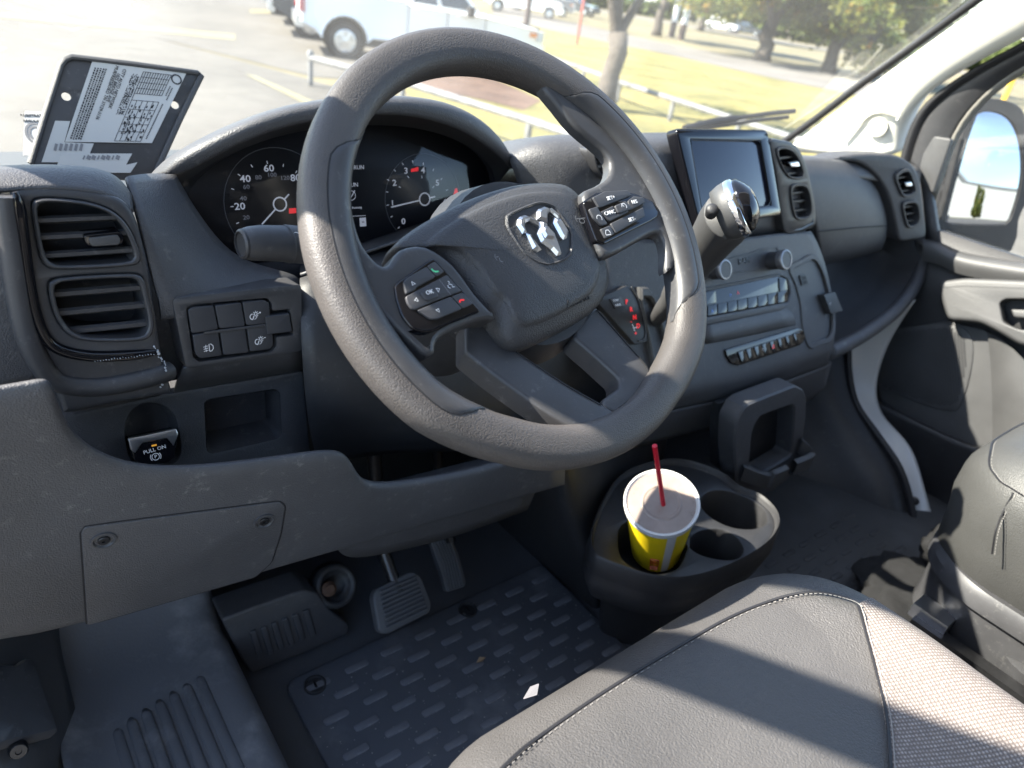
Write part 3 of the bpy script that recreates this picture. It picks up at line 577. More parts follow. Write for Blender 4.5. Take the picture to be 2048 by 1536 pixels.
# button pods
PH = .0085
z5 = lambda l: wz(0, l, (770, 500), 8.533)
lp = [(160, 600), (250, 520), (690, 210), (830, 120), (1000, 290), (1500, 880), (1640, 1040), (1560, 1080), (770, 1400), (620, 1400), (450, 1330), (290, 1130), (190, 840)]
m = MB(); prism(m, WP, rnd(WP.pts(z5(lp), PH), .003), PH-.008, PH, .0015); podl = m.build('button_pod', 'gloss_black', SW)
lb = {'up': [(295, 560), (340, 500), (690, 298), (850, 475), (520, 650), (505, 690), (345, 770)], 'call': [(700, 290), (835, 205), (1000, 385), (860, 470)], 'mid': [(335, 810), (600, 670), (1040, 435), (1290, 715), (820, 890), (500, 1035), (440, 1020), (370, 930)],
      'down': [(530, 1040), (830, 915), (1110, 805), (1300, 1015), (880, 1190), (760, 1200)], 'end': [(1125, 800), (1310, 735), (1490, 930), (1315, 1010)]}
for kk, b in lb.items():
    m = MB(); prism(m, WP, rnd(WP.pts(z5(b), PH), .0016), PH-.002, PH+.002, .0008); m.build('button', 'button', podl)
m = MB(); prism(m, WP, rnd(WP.pts(z5([(565, 745), (720, 650), (885, 800), (870, 830), (720, 895), (660, 880)]), PH), .002), PH+.001, PH+.0035, .001); m.build('button', 'button', podl)
m = MB(); ribbon(m, WP, WP.pts(z5([(900, 520), (1000, 650), (1105, 785)]), PH), .0005, PH+.0022); m.build('button_joint', 'print_grey', podl, smooth=0)
def tri(pl, px3, parent, h): m = MB(); p3 = pl.pts(px3, h); ribbon(m, pl, p3+[p3[0], p3[1]], .0006, h); m.build('icon', 'print_white', parent, smooth=0)
tri(WP, z5([(455, 540), (470, 600), (520, 575)]), podl, PH+.0023); tri(WP, z5([(870, 655), (930, 660), (915, 715)]), podl, PH+.0023); tri(WP, z5([(505, 860), (535, 815), (570, 875)]), podl, PH+.0023); tri(WP, z5([(870, 1025), (915, 1000), (930, 1060)]), podl, PH+.0023)
text('OK', WP, WP.pts(z5([(725, 750)]), PH)[0], .0044, 'print_white', podl, h=PH+.0037, rot=.1)
m = MB(); ribbon(m, WP, WP.pts(z5([(770, 340), (800, 375), (840, 390), (890, 380)]), PH), .0012, PH+.0023); m.build('icon', 'lit_green', podl, smooth=0)
m = MB(); ribbon(m, WP, WP.pts(z5([(1325, 870), (1270, 870), (1250, 890), (1260, 915)]), PH), .0012, PH+.0023); m.build('icon', 'lit_red', podl, smooth=0)
m = MB(); ribbon(m, WP, WP.pts(z5([(1045, 550), (1075, 565), (1065, 600), (1120, 610), (1125, 650), (1165, 645)]), PH), .0005, PH+.0023); ribbon(m, WP, WP.pts(z5([(1045, 620), (1060, 655), (1095, 670)]), PH), .0005, PH+.0023); m.build('icon', 'print_white', podl, smooth=0)
z3 = lambda l: wz(0, l, (1180, 380), 4.517)
rp = [(-60, 100), (60, 20), (250, 0), (420, 30), (575, 100), (622, 180), (620, 235), (560, 275), (130, 490), (60, 460), (-20, 250)]
m = MB(); prism(m, WP, rnd(WP.pts(z3(rp), PH), .003), PH-.008, PH, .0015); podr = m.build('button_pod', 'gloss_black', SW)
rb = [[(15, 75), (120, 20), (330, 8), (365, 55), (70, 170)], [(85, 205), (200, 148), (225, 228), (330, 190), (340, 205), (165, 290)], [(330, 105), (385, 62), (470, 72), (488, 120), (350, 190), (345, 160)], [(175, 310), (470, 162), (488, 240), (220, 398)], [(-20, 180), (55, 155), (80, 205), (150, 315), (90, 330), (20, 260)], [(85, 360), (170, 325), (210, 405), (130, 445)]]
for b in rb: m = MB(); prism(m, WP, rnd(WP.pts(z3(b), PH), .0014), PH-.002, PH+.002, .0008); m.build('button', 'button', podr)
m = MB(); prism(m, WP, rnd(WP.pts(z3([(203, 155), (305, 112), (352, 165), (345, 190), (245, 225), (232, 215)]), PH), .002), PH+.001, PH+.0035, .001); m.build('button', 'button', podr)
for s, pz, sz in (('SET+', (175, 82), .005), ('CANC', (165, 215), .005), ('RES', (388, 118), .005), ('SET-', (365, 275), .005)): text(s, WP, WP.pts(z3([pz]), PH)[0], sz, 'print_white', podr, h=PH+.0023, rot=.12)
m = MB(); c = WP.pts(z3([(285, 165)]), PH)[0]; ribbon(m, WP, [(c[0]+math.cos(a)*.003, c[1]+math.sin(a)*.003) for a in [-.6+.3*k for k in range(14)]], .0006, PH+.0037); ribbon(m, WP, [c, (c[0]-.003, c[1]+.003)], .0006, PH+.0037)
c = WP.pts(z3([(70, 265)]), PH)[0]; ribbon(m, WP, [(c[0]+math.cos(a)*.003, c[1]+math.sin(a)*.003) for a in [-.6+.3*k for k in range(14)]], .0006, PH+.0023)
c = WP.pts(z3([(147, 395)]), PH)[0]; ribbon(m, WP, [(c[0]-.003, c[1]-.002), (c[0]-.003, c[1]), (c[0]-.0015, c[1]+.0025), (c[0]+.0015, c[1]+.0025), (c[0]+.003, c[1]), (c[0]+.003, c[1]-.002), (c[0]-.003, c[1]-.002)], .0006, PH+.0023); m.build('icon', 'print_white', podr, smooth=0)
mat('knob_silver', (.30, .30, .31), .4, metal=.7)
# ================================================================ centre stack and passenger dash (parts of the dashboard)
# dash top in the middle
surf('dash_top_centre', [back([(1015, 300, .33), (1060, 268, .33), (1120, 260, .33), (1200, 261, .33), (1300, 258, .33), (1400, 256, .33), (1500, 262, .33), (1560, 276, .33), (1600, 300, .33)], .36, -.13),
    PR([(1015, 300, .33), (1060, 268, .33), (1120, 260, .33), (1200, 261, .33), (1300, 258, .33), (1400, 258, .33), (1500, 264, .33), (1560, 280, .33), (1600, 304, .33)]),
    PR([(1018, 318, .31), (1060, 284, .295), (1120, 272, .28), (1200, 270, .27), (1300, 268, .255), (1400, 268, .25), (1500, 272, .25), (1555, 288, .25), (1596, 310, .25)]),
    PR([(1028, 345, .30), (1080, 322, .275), (1140, 312, .255), (1210, 305, .24), (1300, 300, .225), (1400, 300, .222), (1500, 300, .222), (1560, 310, .222), (1600, 330, .222)]),
    PR([(1040, 380, .30), (1090, 380, .265), (1150, 375, .245), (1220, 370, .232), (1300, 370, .220), (1400, 370, .217), (1500, 370, .217), (1560, 380, .217), (1605, 400, .217)]),
    PR([(1040, 440, .29), (1100, 440, .255), (1160, 450, .235), (1240, 455, .225), (1320, 470, .214), (1420, 480, .212), (1500, 476, .212), (1560, 470, .212), (1612, 465, .212)])], 'plastic_top', DB, 2, thick=.004)
# centre vents: one pair either side of the screen
CVP = PL(P(1590, 370, Y=.208), (0, -1, .12))
hv1 = [(1548, 294), (1566, 292), (1585, 300), (1600, 322), (1610, 354), (1598, 360), (1576, 357), (1562, 338), (1551, 312)]
hv2 = [(1576, 370), (1590, 366), (1610, 366), (1618, 385), (1623, 418), (1620, 435), (1606, 441), (1588, 439), (1581, 415)]
vent('air_vent', CVP, hv1, ins(hv1, .84), [((1560, 318), (1592, 314)), ((1566, 333), (1600, 330)), ((1575, 349), (1606, 346))], DB, tab=[(1574, 324), (1596, 320), (1600, 332), (1578, 334)], proud=.004, th=.006, tilt=-.1)
vent('air_vent', CVP, hv2, ins(hv2, .84), [((1582, 388), (1616, 385)), ((1586, 405), (1619, 402)), ((1588, 423), (1620, 420))], DB, proud=.004, th=.006, tilt=-.1)
m = MB(); plate(m, CVP, sp2(CVP.pts([(1540, 284), (1562, 280), (1592, 290), (1612, 325), (1624, 375), (1632, 425), (1629, 452), (1600, 464), (1572, 466), (1562, 430), (1552, 350)]), 3), [smoothpoly(CVP.pts(ins(hv1, .93)), 2), smoothpoly(CVP.pts(ins(hv2, .93)), 2)], -.03, .001, .004, hdepth=-.02, hbev=.001); m.build('vent_pod', 'plastic_smooth', DB)
m = MB(); tube(m, [P(1576, 462, Y=.2), P(1600, 458, Y=.2), P(1624, 446, Y=.2), P(1626, 430, Y=.202)], [.002, .003, .003, .001], 8); m.build('gloss_trim_strip', 'gloss_black', DB)
CVL = PL(P(1200, 320, Y=.232), (0, -1, .12)); hv3 = [(1183, 295), (1197, 292), (1212, 300), (1222, 330), (1226, 356), (1210, 362), (1196, 350), (1186, 320)]
vent('air_vent', CVL, hv3, ins(hv3, .82), [((1190, 315), (1216, 312)), ((1196, 335), (1221, 332))], DB, proud=.004, tilt=-.1)
# touch screen
TSP = PL(P(1455, 350, Y=.198), (0, -1, .46))
to = [(1351, 256), (1536, 259), (1564, 430), (1400, 456)]; tiP = [(1380, 277), (1522, 280), (1544, 411), (1405, 428)]
m = MB(); plate(m, TSP, rnd(TSP.pts(to), .010, 6), [rnd(TSP.pts(tiP), .003)], -.018, 0, .003, hdepth=-.004, hbev=.0008); ts = m.build('touch_screen', 'gloss_black', DB)
m = MB(); prism(m, TSP, TSP.pts([(1374, 270), (1530, 274), (1552, 418), (1396, 436)]), -.012, -.0035, .0002); m.build('display', 'screen', ts)
m = MB(); ring(m, TSP, rnd(TSP.pts(tiP), .003), inset(ccw(rnd(TSP.pts(tiP), .003)), .0009), -.003, .0004, -.003, .0003, 60); m.build('display_frame', 'gloss_black', ts)
# stack face, leaning towards the seats as it comes down
SKP = PL3(P(1480, 476, Y=.200), P(1560, 466, Y=.200), P(1540, 715, Y=.112))
def SQ(row): return [SKP.pt(SKP.uv(u, v, h), h) for u, v, h in row]
surf('stack_face', [SQ([(1180, 470, -.01), (1300, 480, -.002), (1420, 482, 0), (1500, 474, 0), (1575, 464, 0), (1622, 462, -.004)]), SQ([(1190, 520, -.008), (1300, 520, 0), (1420, 515, 0), (1500, 505, 0), (1578, 492, 0), (1640, 492, -.004)]),
    SQ([(1200, 600, -.006), (1310, 590, 0), (1420, 580, 0), (1500, 563, 0), (1590, 545, 0), (1660, 560, -.004)]), SQ([(1210, 690, -.006), (1320, 690, 0), (1430, 665, 0), (1510, 645, 0), (1606, 620, 0), (1672, 640, -.004)]),
    SQ([(1230, 780, -.006), (1330, 780, 0), (1450, 752, 0), (1540, 728, 0), (1620, 702, 0), (1668, 690, -.004)]), SQ([(1240, 812, -.012), (1340, 800, -.004), (1460, 772, -.004), (1550, 746, -.004), (1625, 720, -.004), (1664, 706, -.01)]),
    SQ([(1240, 840, -.03), (1340, 822, -.03), (1460, 796, -.03), (1550, 770, -.03), (1625, 742, -.03), (1660, 728, -.03)])], 'plastic', DB, 2, thick=.004)
# side cheek of the stack
surf('stack_cheek', [SQ([(1622, 462, -.004), (1640, 492, -.004), (1660, 560, -.004), (1672, 640, -.004), (1668, 690, -.004), (1660, 728, -.03)]), [x+V((.006, .01, 0)) for x in SQ([(1622, 462, -.004), (1640, 492, -.004), (1660, 560, -.004), (1672, 640, -.004), (1668, 690, -.004), (1660, 728, -.03)])], [x+V((.01, .12, 0)) for x in SQ([(1622, 462, -.004), (1640, 492, -.004), (1660, 560, -.004), (1672, 640, -.004), (1668, 690, -.004), (1660, 728, -.03)])]], 'plastic', DB, 1)
surf('stack_skirt', [SQ([(1200, 838, -.03), (1340, 822, -.03), (1460, 796, -.03), (1550, 770, -.03), (1625, 742, -.03), (1664, 724, -.03)]), SQ([(1180, 880, -.05), (1330, 850, -.045), (1450, 820, -.045), (1550, 795, -.045), (1620, 772, -.045), (1655, 755, -.045)]), SQ([(1160, 930, -.09), (1320, 880, -.08), (1450, 850, -.08), (1550, 830, -.08), (1620, 805, -.08), (1652, 770, -.08)])], 'plastic', DB, 2, thick=.004)
# knob row
def knob(px, r, ln, parent):
    c = SKP.pt(SKP.uv(*px), 0); m = MB(); lathe(m, c, SKP.n, [(r*.92, -.002), (r*.9, ln*.55), (r*.88, ln*.7)], 30); k = m.build('knob', 'plastic_smooth', parent)
    m = MB(); lathe(m, c, SKP.n, [(r*.94, ln*.6), (r*1.02, ln*.72), (r*1.04, ln*.9), (r*.98, ln), (r*.84, ln*1.02), (r*.80, ln*.97)], 36, False, False); m.build('knob_ring', 'knob_silver', k)
    m = MB(); lathe(m, c, SKP.n, [(r*.82, ln*.9), (r*.80, ln*.985), (r*.3, ln*.99)], 30); m.build('knob_face', 'plastic_grey', k)
knob((1428, 541), .0155, .022, DB); knob((1541, 522), .0165, .030, DB)
m = MB(); ring(m, SKP, rnd(SKP.pts([(1452, 518), (1510, 502), (1516, 498), (1560, 492), (1566, 534), (1518, 540), (1458, 548)]), .004), rnd(SKP.pts([(1455, 521), (1511, 505), (1518, 501), (1556, 496), (1561, 530), (1518, 536), (1460, 545)]), .004), -.001, .0012, -.001, .0005, 60); m.build('knob_surround', 'plastic', DB)
text('RAM', SKP, SKP.uv(1488, 522), .0125, 'plastic_smooth', DB, h=.0008, ext=.0008, bold=.02, sx=1.25)
# climate panel
cl_o = [(1400, 583), (1552, 553), (1570, 556), (1577, 585), (1572, 604), (1412, 634), (1402, 630)]
m = MB(); plate(m, SKP, rnd(SKP.pts([(1392, 580), (1560, 546), (1580, 560), (1580, 605), (1560, 622), (1400, 652), (1390, 640)]), .005), [rnd(SKP.pts(cl_o), .002)], -.004, .004, .003, hdepth=-.006); m.build('climate_bezel', 'plastic', DB)
m = MB(); prism(m, SKP, rnd(SKP.pts(cl_o), .002), -.006, .0015, .0006); cp2 = m.build('climate_panel', 'gloss_black', DB)
for k in range(8):
    t0, t1 = k/8, (k+.93)/8; L0 = V((1412, 612)); L1 = V((1412, 632)); R0 = V((1572, 580)); R1 = V((1573, 603))
    pz = [tuple(L0.lerp(R0, t0)), tuple(L0.lerp(R0, t1)), tuple(L1.lerp(R1, t1)), tuple(L1.lerp(R1, t0))]
    m = MB(); prism(m, SKP, rnd(SKP.pts(pz), .0008), .001, .0035, .0008); m.build('button', 'gloss_black', cp2)
for u, v, mt in ((1415, 594, 'lit_red'), (1459, 590, 'lit_blue'), (1474, 586, 'lit_red'), (1421, 622, 'lit_blue')):
    m = MB(); c = SKP.uv(u, v); ribbon(m, SKP, [(c[0]-.002, c[1]-.002), (c[0], c[1]+.003), (c[0]+.002, c[1]-.002)], .0009, .0036 if v > 600 else .002); m.build('icon', mt, cp2, smooth=0)
m = MB(); prism(m, SKP, rnd(SKP.pts([(1405, 585), (1428, 581), (1430, 606), (1408, 610)]), .001), .001, .003, .0006); m.build('button', 'gloss_black', cp2)
m = MB(); prism(m, SKP, rnd(SKP.pts([(1555, 556), (1569, 558), (1573, 580), (1557, 584)]), .001), .001, .003, .0006); m.build('button', 'gloss_black', cp2)
# ledge below the climate panel
surf('stack_ledge', [SQ([(1405, 650, .002), (1480, 637, .002), (1572, 615, .002)]), SQ([(1408, 664, .006), (1480, 650, .006), (1585, 625, .006)]), SQ([(1412, 678, .007), (1484, 664, .007), (1590, 638, .007)]), SQ([(1414, 688, .001), (1486, 675, .001), (1592, 650, .001)])], 'plastic', DB, 2, thick=.002)
# switch bank
sb = [(1447, 699), (1592, 656), (1604, 660), (1607, 676), (1598, 690), (1475, 731), (1460, 727), (1450, 712)]
m = MB(); prism(m, SKP, rnd(SKP.pts(sb), .003), -.004, .0035, .0015); sbk = m.build('switch_bank', 'gloss_black', DB)
for k in range(8):
    t0, t1 = k/8, (k+.92)/8; L0 = V((1470, 704)); L1 = V((1478, 726)); R0 = V((1596, 663)); R1 = V((1603, 684))
    pz = [tuple(L0.lerp(R0, t0)), tuple(L0.lerp(R0, t1)), tuple(L1.lerp(R1, t1)), tuple(L1.lerp(R1, t0))]
    m = MB(); prism(m, SKP, rnd(SKP.pts(pz), .0008), .003, .006, .0009); m.build('button', 'gloss_black', sbk)
m = MB(); c = SKP.uv(1541, 693); ribbon(m, SKP, [(c[0]-.0035, c[1]-.0025), (c[0], c[1]+.0035), (c[0]+.0035, c[1]-.0025), (c[0]-.0035, c[1]-.0025), (c[0], c[1]+.0035)], .001, .0062); m.build('icon', 'lit_red', sbk, smooth=0)
text('S', SKP, SKP.uv(1519, 699), .006, 'print_white', sbk, h=.0062)
# device pocket with socket on the right of the stack
pk = [(1576, 534), (1600, 520), (1628, 508), (1648, 540), (1662, 590), (1670, 640), (1665, 680), (1640, 690), (1618, 696), (1604, 655), (1600, 610), (1590, 570)]
m = MB(); ring(m, SKP, sp2(SKP.pts(pk), 3), sp2(SKP.pts(ins(pk, .88)), 3), -.004, .0018, -.002, .0012, 70); m.build('pocket_rim', 'plastic', DB)
m = MB(); prism(m, SKP, rnd(SKP.pts([(1598, 551), (1609, 548), (1617, 568), (1603, 571)]), .0015), -.002, .0016, .0006); us = m.build('usb_socket', 'plastic_dark', DB)
for k in range(2): m = MB(); prism(m, SKP, SKP.pts([(1602+k*2, 554+k*8), (1609+k*2, 552+k*8), (1611+k*2, 558+k*8), (1604+k*2, 560+k*8)]), .0015, .0021, .0002); m.build('socket_slot', 'vent_dark', us, smooth=0)
m = MB(); prism(m, SKP, rnd(SKP.pts([(1637, 590), (1660, 584), (1676, 622), (1652, 628)]), .0015), -.004, .010, .001); ls_ = m.build('rocker_switch', 'plastic_dark', DB)
m = MB(); c = SKP.uv(1660, 606, .01); ribbon(m, SKP, [(c[0]-.002, c[1]), (c[0]+.002, c[1]), (c[0]+.002, c[1]+.002)], .0006, .0102); ribbon(m, SKP, [(c[0]-.001, c[1]-.003), (c[0]+.002, c[1]-.003)], .0006, .0102); m.build('icon', 'print_white', ls_, smooth=0)
# gear selector plate
m = MB(); prism(m, SKP, rnd(SKP.pts([(1190, 600), (1255, 570), (1275, 590), (1300, 668), (1295, 684), (1270, 690), (1235, 650)], .004), .004), -.004, .004, .0015); gp = m.build('gear_plate', 'plastic_dark', DB)
m = MB(); prism(m, SKP, rnd(SKP.pts([(1218, 598), (1240, 592), (1248, 612), (1228, 618)], .004), .002), .003, .006, .0008); tb = m.build('button', 'button', gp)
text('TOW', SKP, SKP.uv(1231, 601, .006), .0045, 'print_white', tb, h=.0063); text('HAUL', SKP, SKP.uv(1236, 610, .006), .0045, 'print_white', tb, h=.0063)
for s, px in (('P', (1253, 604)), ('R', (1262, 619)), ('N', (1269, 635)), ('D', (1276, 652))): text(s, SKP, SKP.uv(*px, .004), .0095, 'lit_red', gp, h=.0045, bold=.02)
for s, px in (('-', (1262, 643)), ('+', (1271, 667))): text(s, SKP, SKP.uv(*px, .004), .008, 'lit_red', gp, h=.0045, bold=.02)
m = MB(); ribbon(m, SKP, SKP.pts([(1264, 648), (1269, 662)], .004), .0012, .0045); ribbon(m, SKP, SKP.pts([(1267, 656), (1275, 654)], .004), .0012, .0045); m.build('icon', 'print_white', gp, smooth=0)
tr = [SKP.pt(SKP.uv(u, v, .004), .005) for u, v in ((1262, 574), (1276, 600), (1290, 650), (1289, 676), (1276, 682))]; m = MB(); tube(m, spline(tr, 5), .0012, 8); m.build('plate_trim', 'plastic_grey', gp)
sl = [(1280, 584), (1292, 574), (1306, 585), (1330, 660), (1348, 740), (1340, 770), (1318, 768), (1300, 680)]
m = MB(); ring(m, SKP, sp2(SKP.pts(sl, .006), 3), sp2(SKP.pts(ins(sl, .78), .006), 3), -.003, .007, -.012, .003, 60); m.build('gear_slot', 'plastic_grey', DB)
# ================================================================ gear lever
GL = thing('gear_lever', tuple(SKP.pt(SKP.uv(1318, 640), 0)), 'grey grained gear lever with glossy black knob in chrome collar', 'gear lever')
gpth = [SKP.pt(SKP.uv(1322, 640), -.01), P(1328, 618, Y=.115), P(1350, 585, Y=.095), P(1385, 535, Y=.07), P(1418, 487, Y=.045), P(1446, 448, Y=.025), P(1462, 428, Y=.012)]
m = MB(); tube(m, spline(gpth, 4), [.010+.0007*min(i, 4)+.0165*max(0, min(1, (i-6)/14))**.8 for i in range(25)], 20); m.build('lever', 'plastic_grey', GL, smooth=180)
ga = (gpth[-1]-gpth[-3]).normalized(); kx = (ga*.55+V((.62, -.25, .1))).normalized()
m = MB(); kc = P(1474, 416, Y=.004); lathe(m, kc, kx, [(.027, -.020), (.0305, -.010), (.0313, -.003), (.0308, .0)], 32); m.build('knob_body', 'plastic_grey', GL, smooth=180)
m = MB(); lathe(m, kc, kx, [(.0313, -.004), (.0322, 0), (.0313, .004), (.0293, .005)], 40, False, False); m.build('knob_collar', 'chrome', GL, smooth=180)
m = MB(); lathe(m, kc, kx, [(.0297, .003), (.029, .009), (.021, .0155), (.015, .0195), (.006, .0212)], 36); m.build('knob_cap', 'gloss_black', GL, smooth=180)
m = MB(); bc = P(1424, 418, Y=.006); lathe(m, bc, (-.6, -.4, .6), [(.006, -.012), (.0065, 0), (.005, .002), (.002, .003)], 20); m.build('release_button', 'plastic_dark', GL)
# ================================================================ passenger side of the dash
surf('dash_top_side', [back([(1590, 300, .34), (1660, 304, .36), (1730, 302, .38), (1800, 304, .36), (1860, 318, .33)], .22, -.07), PR([(1590, 303, .30), (1660, 309, .32), (1730, 305, .33), (1800, 307, .30), (1850, 325, .27)]), PR([(1596, 316, .26), (1660, 320, .26), (1722, 322, .26), (1790, 325, .25), (1840, 345, .235)]), PR([(1600, 345, .235), (1660, 350, .24), (1730, 355, .24), (1790, 370, .235), (1840, 390, .235)])], 'plastic_top', DB, 2, thick=.004)
gl0 = [(1600, 316, .255), (1640, 316, .26), (1680, 318, .262), (1715, 332, .26), (1742, 356, .25), (1758, 385, .235)]
gl1 = [(1606, 345, .232), (1644, 342, .232), (1680, 345, .232), (1712, 356, .231), (1742, 378, .23), (1766, 405, .228)]
gl2 = [(1618, 395, .218), (1650, 393, .216), (1684, 392, .215), (1716, 396, .215), (1746, 408, .216), (1772, 425, .222)]
gl3 = [(1632, 455, .208), (1660, 452, .205), (1690, 449, .204), (1720, 447, .204), (1750, 447, .206), (1776, 450, .215)]
gl4 = [(1640, 505, .207), (1664, 500, .203), (1692, 496, .202), (1722, 490, .202), (1750, 485, .205), (1773, 480, .214)]
gl5 = [(1644, 524, .216), (1668, 519, .213), (1694, 514, .212), (1722, 508, .212), (1748, 500, .214), (1764, 495, .22)]
gl6 = [(1646, 530, .25), (1668, 525, .25), (1694, 520, .25), (1722, 514, .25), (1748, 506, .25), (1764, 500, .25)]
surf('glovebox_door', [PR(x) for x in (gl0, gl1, gl2, gl3, gl4, gl5, gl6)], 'plastic', DB, 2, thick=.004)
m = MB(); tube(m, spline([P(u, v, Y=y) for u, v, y in ((1633, 464, .2065), (1660, 461, .2035), (1690, 458, .2025), (1720, 455, .2025), (1750, 453, .2045), (1774, 452, .2125))], 4), .0011, 6); m.build('glovebox_seam', 'vent_dark', DB)
# end pod with vents
EVP = PL(P(1815, 400, Y=.205), (-.25, -1, .12))
eo = [(1668, 318), (1712, 309), (1760, 308), (1798, 312), (1828, 332), (1842, 366), (1850, 430), (1852, 472), (1826, 480), (1802, 482), (1795, 464), (1788, 430), (1776, 388), (1752, 350), (1718, 326)]
hp1 = [(1785, 350), (1800, 338), (1817, 335), (1826, 362), (1834, 386), (1820, 394), (1803, 395), (1794, 375)]; hp2 = [(1800, 404), (1815, 400), (1832, 399), (1838, 420), (1839, 446), (1828, 456), (1813, 457), (1806, 436)]
m = MB(); plate(m, EVP, sp2(EVP.pts(eo), 3), [smoothpoly(EVP.pts(ins(hp1, .93)), 2), smoothpoly(EVP.pts(ins(hp2, .93)), 2)], -.05, 0, .006, 4, hdepth=-.02, hbev=.001); m.build('vent_pod', 'plastic', DB)
vent('air_vent', EVP, hp1, ins(hp1, .78), [((1793, 358), (1820, 354)), ((1797, 370), (1825, 367)), ((1802, 384), (1829, 381))], DB, tab=[(1806, 364), (1822, 361), (1825, 371), (1809, 373)], proud=.005, tilt=-.1)
vent('air_vent', EVP, hp2, ins(hp2, .78), [((1806, 416), (1834, 413)), ((1809, 430), (1836, 427)), ((1812, 444), (1836, 441))], DB, proud=.005, tilt=-.1)
# open shelf under the glovebox
lipP = [P(u, v, Y=y) for u, v, y in ((1846, 478, .205), (1846, 520, .19), (1828, 572, .165), (1790, 622, .14), (1738, 662, .125), (1690, 690, .12), (1655, 706, .12))]
m = MB(); tube(m, spline(lipP, 5), .018, 14, flat=.8); m.build('shelf_lip', 'plastic', DB, smooth=180)
surf('shelf_apron', [[x+V((0, -.004, -.008)) for x in lipP], [x+V((0, .012, -.04)) for x in lipP], [x+V((0, .10, -.06)) for x in lipP]], 'plastic', DB, 2)
surf('shelf_floor', [[x+V((0, .005, 0)) for x in lipP], [x+V((0, .12, -.025)) for x in lipP], [x+V((0, .16, .10)) for x in lipP]], 'plastic_dark', DB, 1)
# folding device holder under the stack
HZ = lambda l: wz(0, l, (1360, 740), 5.909)
HPL = PL(P(1540, 880, Y=.06), (0, -1, .06))
def hpth(l, h=0): return [HPL.pt(HPL.uv(*q_, h), h) for q_ in HZ(l)]
fo_ = [(650, 1400), (620, 900), (640, 600), (740, 420), (800, 380), (1340, 170), (1440, 220), (1480, 320), (1470, 560), (1440, 800), (1440, 1000), (1360, 1100), (1290, 1250), (1060, 1440), (800, 1480)]
fi_ = [(800, 1120), (830, 760), (860, 640), (920, 540), (1300, 400), (1330, 430), (1320, 700), (1290, 1000), (960, 1200)]
m = MB(); ring(m, HPL, rnd(HPL.pts(HZ(fo_)), .006), rnd(HPL.pts(HZ(fi_)), .006), -.03, .004, -.03, .003, 80); dh = m.build('device_holder', 'plastic', DB)
m = MB(); prism(m, HPL, rnd(HPL.pts(HZ([(700, 520), (1400, 250), (1440, 800), (1400, 1100), (800, 1350), (680, 1300)])), .004), -.06, -.04, .002); m.build('holder_back', 'plastic_dark', dh)
for l in ([(740, 1135), (900, 1200), (1040, 1235), (1120, 1210), (1260, 1150)], [(1425, 815), (1500, 880), (1570, 970), (1530, 1020), (1360, 1090)]):
    pth = [HPL.pt(HPL.uv(*q_, .006+.02*min(i, 3)/3), .006+.02*min(i, 3)/3) for i, q_ in enumerate(HZ(l))]; top = spline(pth, 6); m = MB()
    m.loops([[q_+V((0, 0, .003)) for q_ in top], [q_+V((0, -.005, 0)) for q_ in top], [q_+V((0, -.005, -.027)) for q_ in top], [q_+V((0, .004, -.027)) for q_ in top], [q_+V((0, .006, 0)) for q_ in top], [q_+V((0, .004, .003)) for q_ in top], [q_+V((0, 0, .003)) for q_ in top]], closed=False); m.build('holder_jaw', 'plastic_grey', dh)
# ---- lower console with cup holders
CZ = -.47; CHP = PL((.35, 0, CZ), (0, 0, 1), up=(0, 1, 0))
C5 = lambda l: wz(0, l, (1180, 940), 5.12)
co_ = [(60, 900), (20, 760), (60, 560), (160, 330), (300, 120), (520, 0), (900, -60), (1300, 60), (1500, 210), (1700, 290), (1850, 420), (1905, 540), (1880, 660), (1760, 800), (1500, 960), (1200, 1080), (900, 1140), (600, 1110), (350, 1030), (160, 960)]
h1_ = [(330, 560), (560, 470), (900, 520), (1000, 700), (960, 900), (880, 1010), (700, 1060), (480, 1010), (330, 900), (290, 720)]
h2_ = [(1130, 310), (1200, 230), (1350, 205), (1560, 260), (1740, 360), (1805, 460), (1780, 560), (1650, 600), (1450, 580), (1270, 500), (1160, 400)]
h3_ = [(1010, 760), (1060, 660), (1180, 610), (1350, 610), (1490, 680), (1565, 790), (1540, 880), (1420, 915), (1240, 895), (1090, 840)]
m = MB(); plate(m, CHP, sp2(CHP.pts(C5(co_)), 3), [sp2(CHP.pts(C5(x)), 3) for x in (h1_, h2_, h3_)], -.03, 0, .004, hdepth=-.07, hbev=.003); ch = m.build('cup_holder', 'plastic_dark', DB)
for x in (h1_, h2_, h3_): m = MB(); m.add([CHP.pt(q_, -.068) for q_ in sp2(CHP.pts(C5(x)), 3)], [tuple(range(3*len(x)))]); m.build('cup_well', 'plastic_dark', ch)
b0 = sp2(CHP.pts(C5(co_)), 3); c0 = V((sum(x for x, y in b0)/len(b0), sum(y for x, y in b0)/len(b0))); sc_ = lambda k: [tuple(c0+(V(q_)-c0)*k) for q_ in b0]
m = MB(); m.loops([[CHP.pt(q_, .006) for q_ in sc_(1.0)], [CHP.pt(q_, .010) for q_ in sc_(1.015)], [CHP.pt(q_, .006) for q_ in sc_(1.035)], [CHP.pt(q_, -.02) for q_ in sc_(1.04)], [CHP.pt(q_, -.024) for q_ in sc_(1.03)], [CHP.pt(q_, -.03) for q_ in sc_(1.05)], [CHP.pt(q_, -.055) for q_ in sc_(1.0)], [CHP.pt((q_[0]+.008, q_[1]+.008), -.085) for q_ in sc_(.93)], [CHP.pt((q_[0]+.03, q_[1]+.025), -.12) for q_ in sc_(.76)], [CHP.pt((q_[0]+.05, q_[1]+.04), -.25) for q_ in sc_(.62)]]); m.build('console_tub', 'plastic_dark', DB, smooth=50)
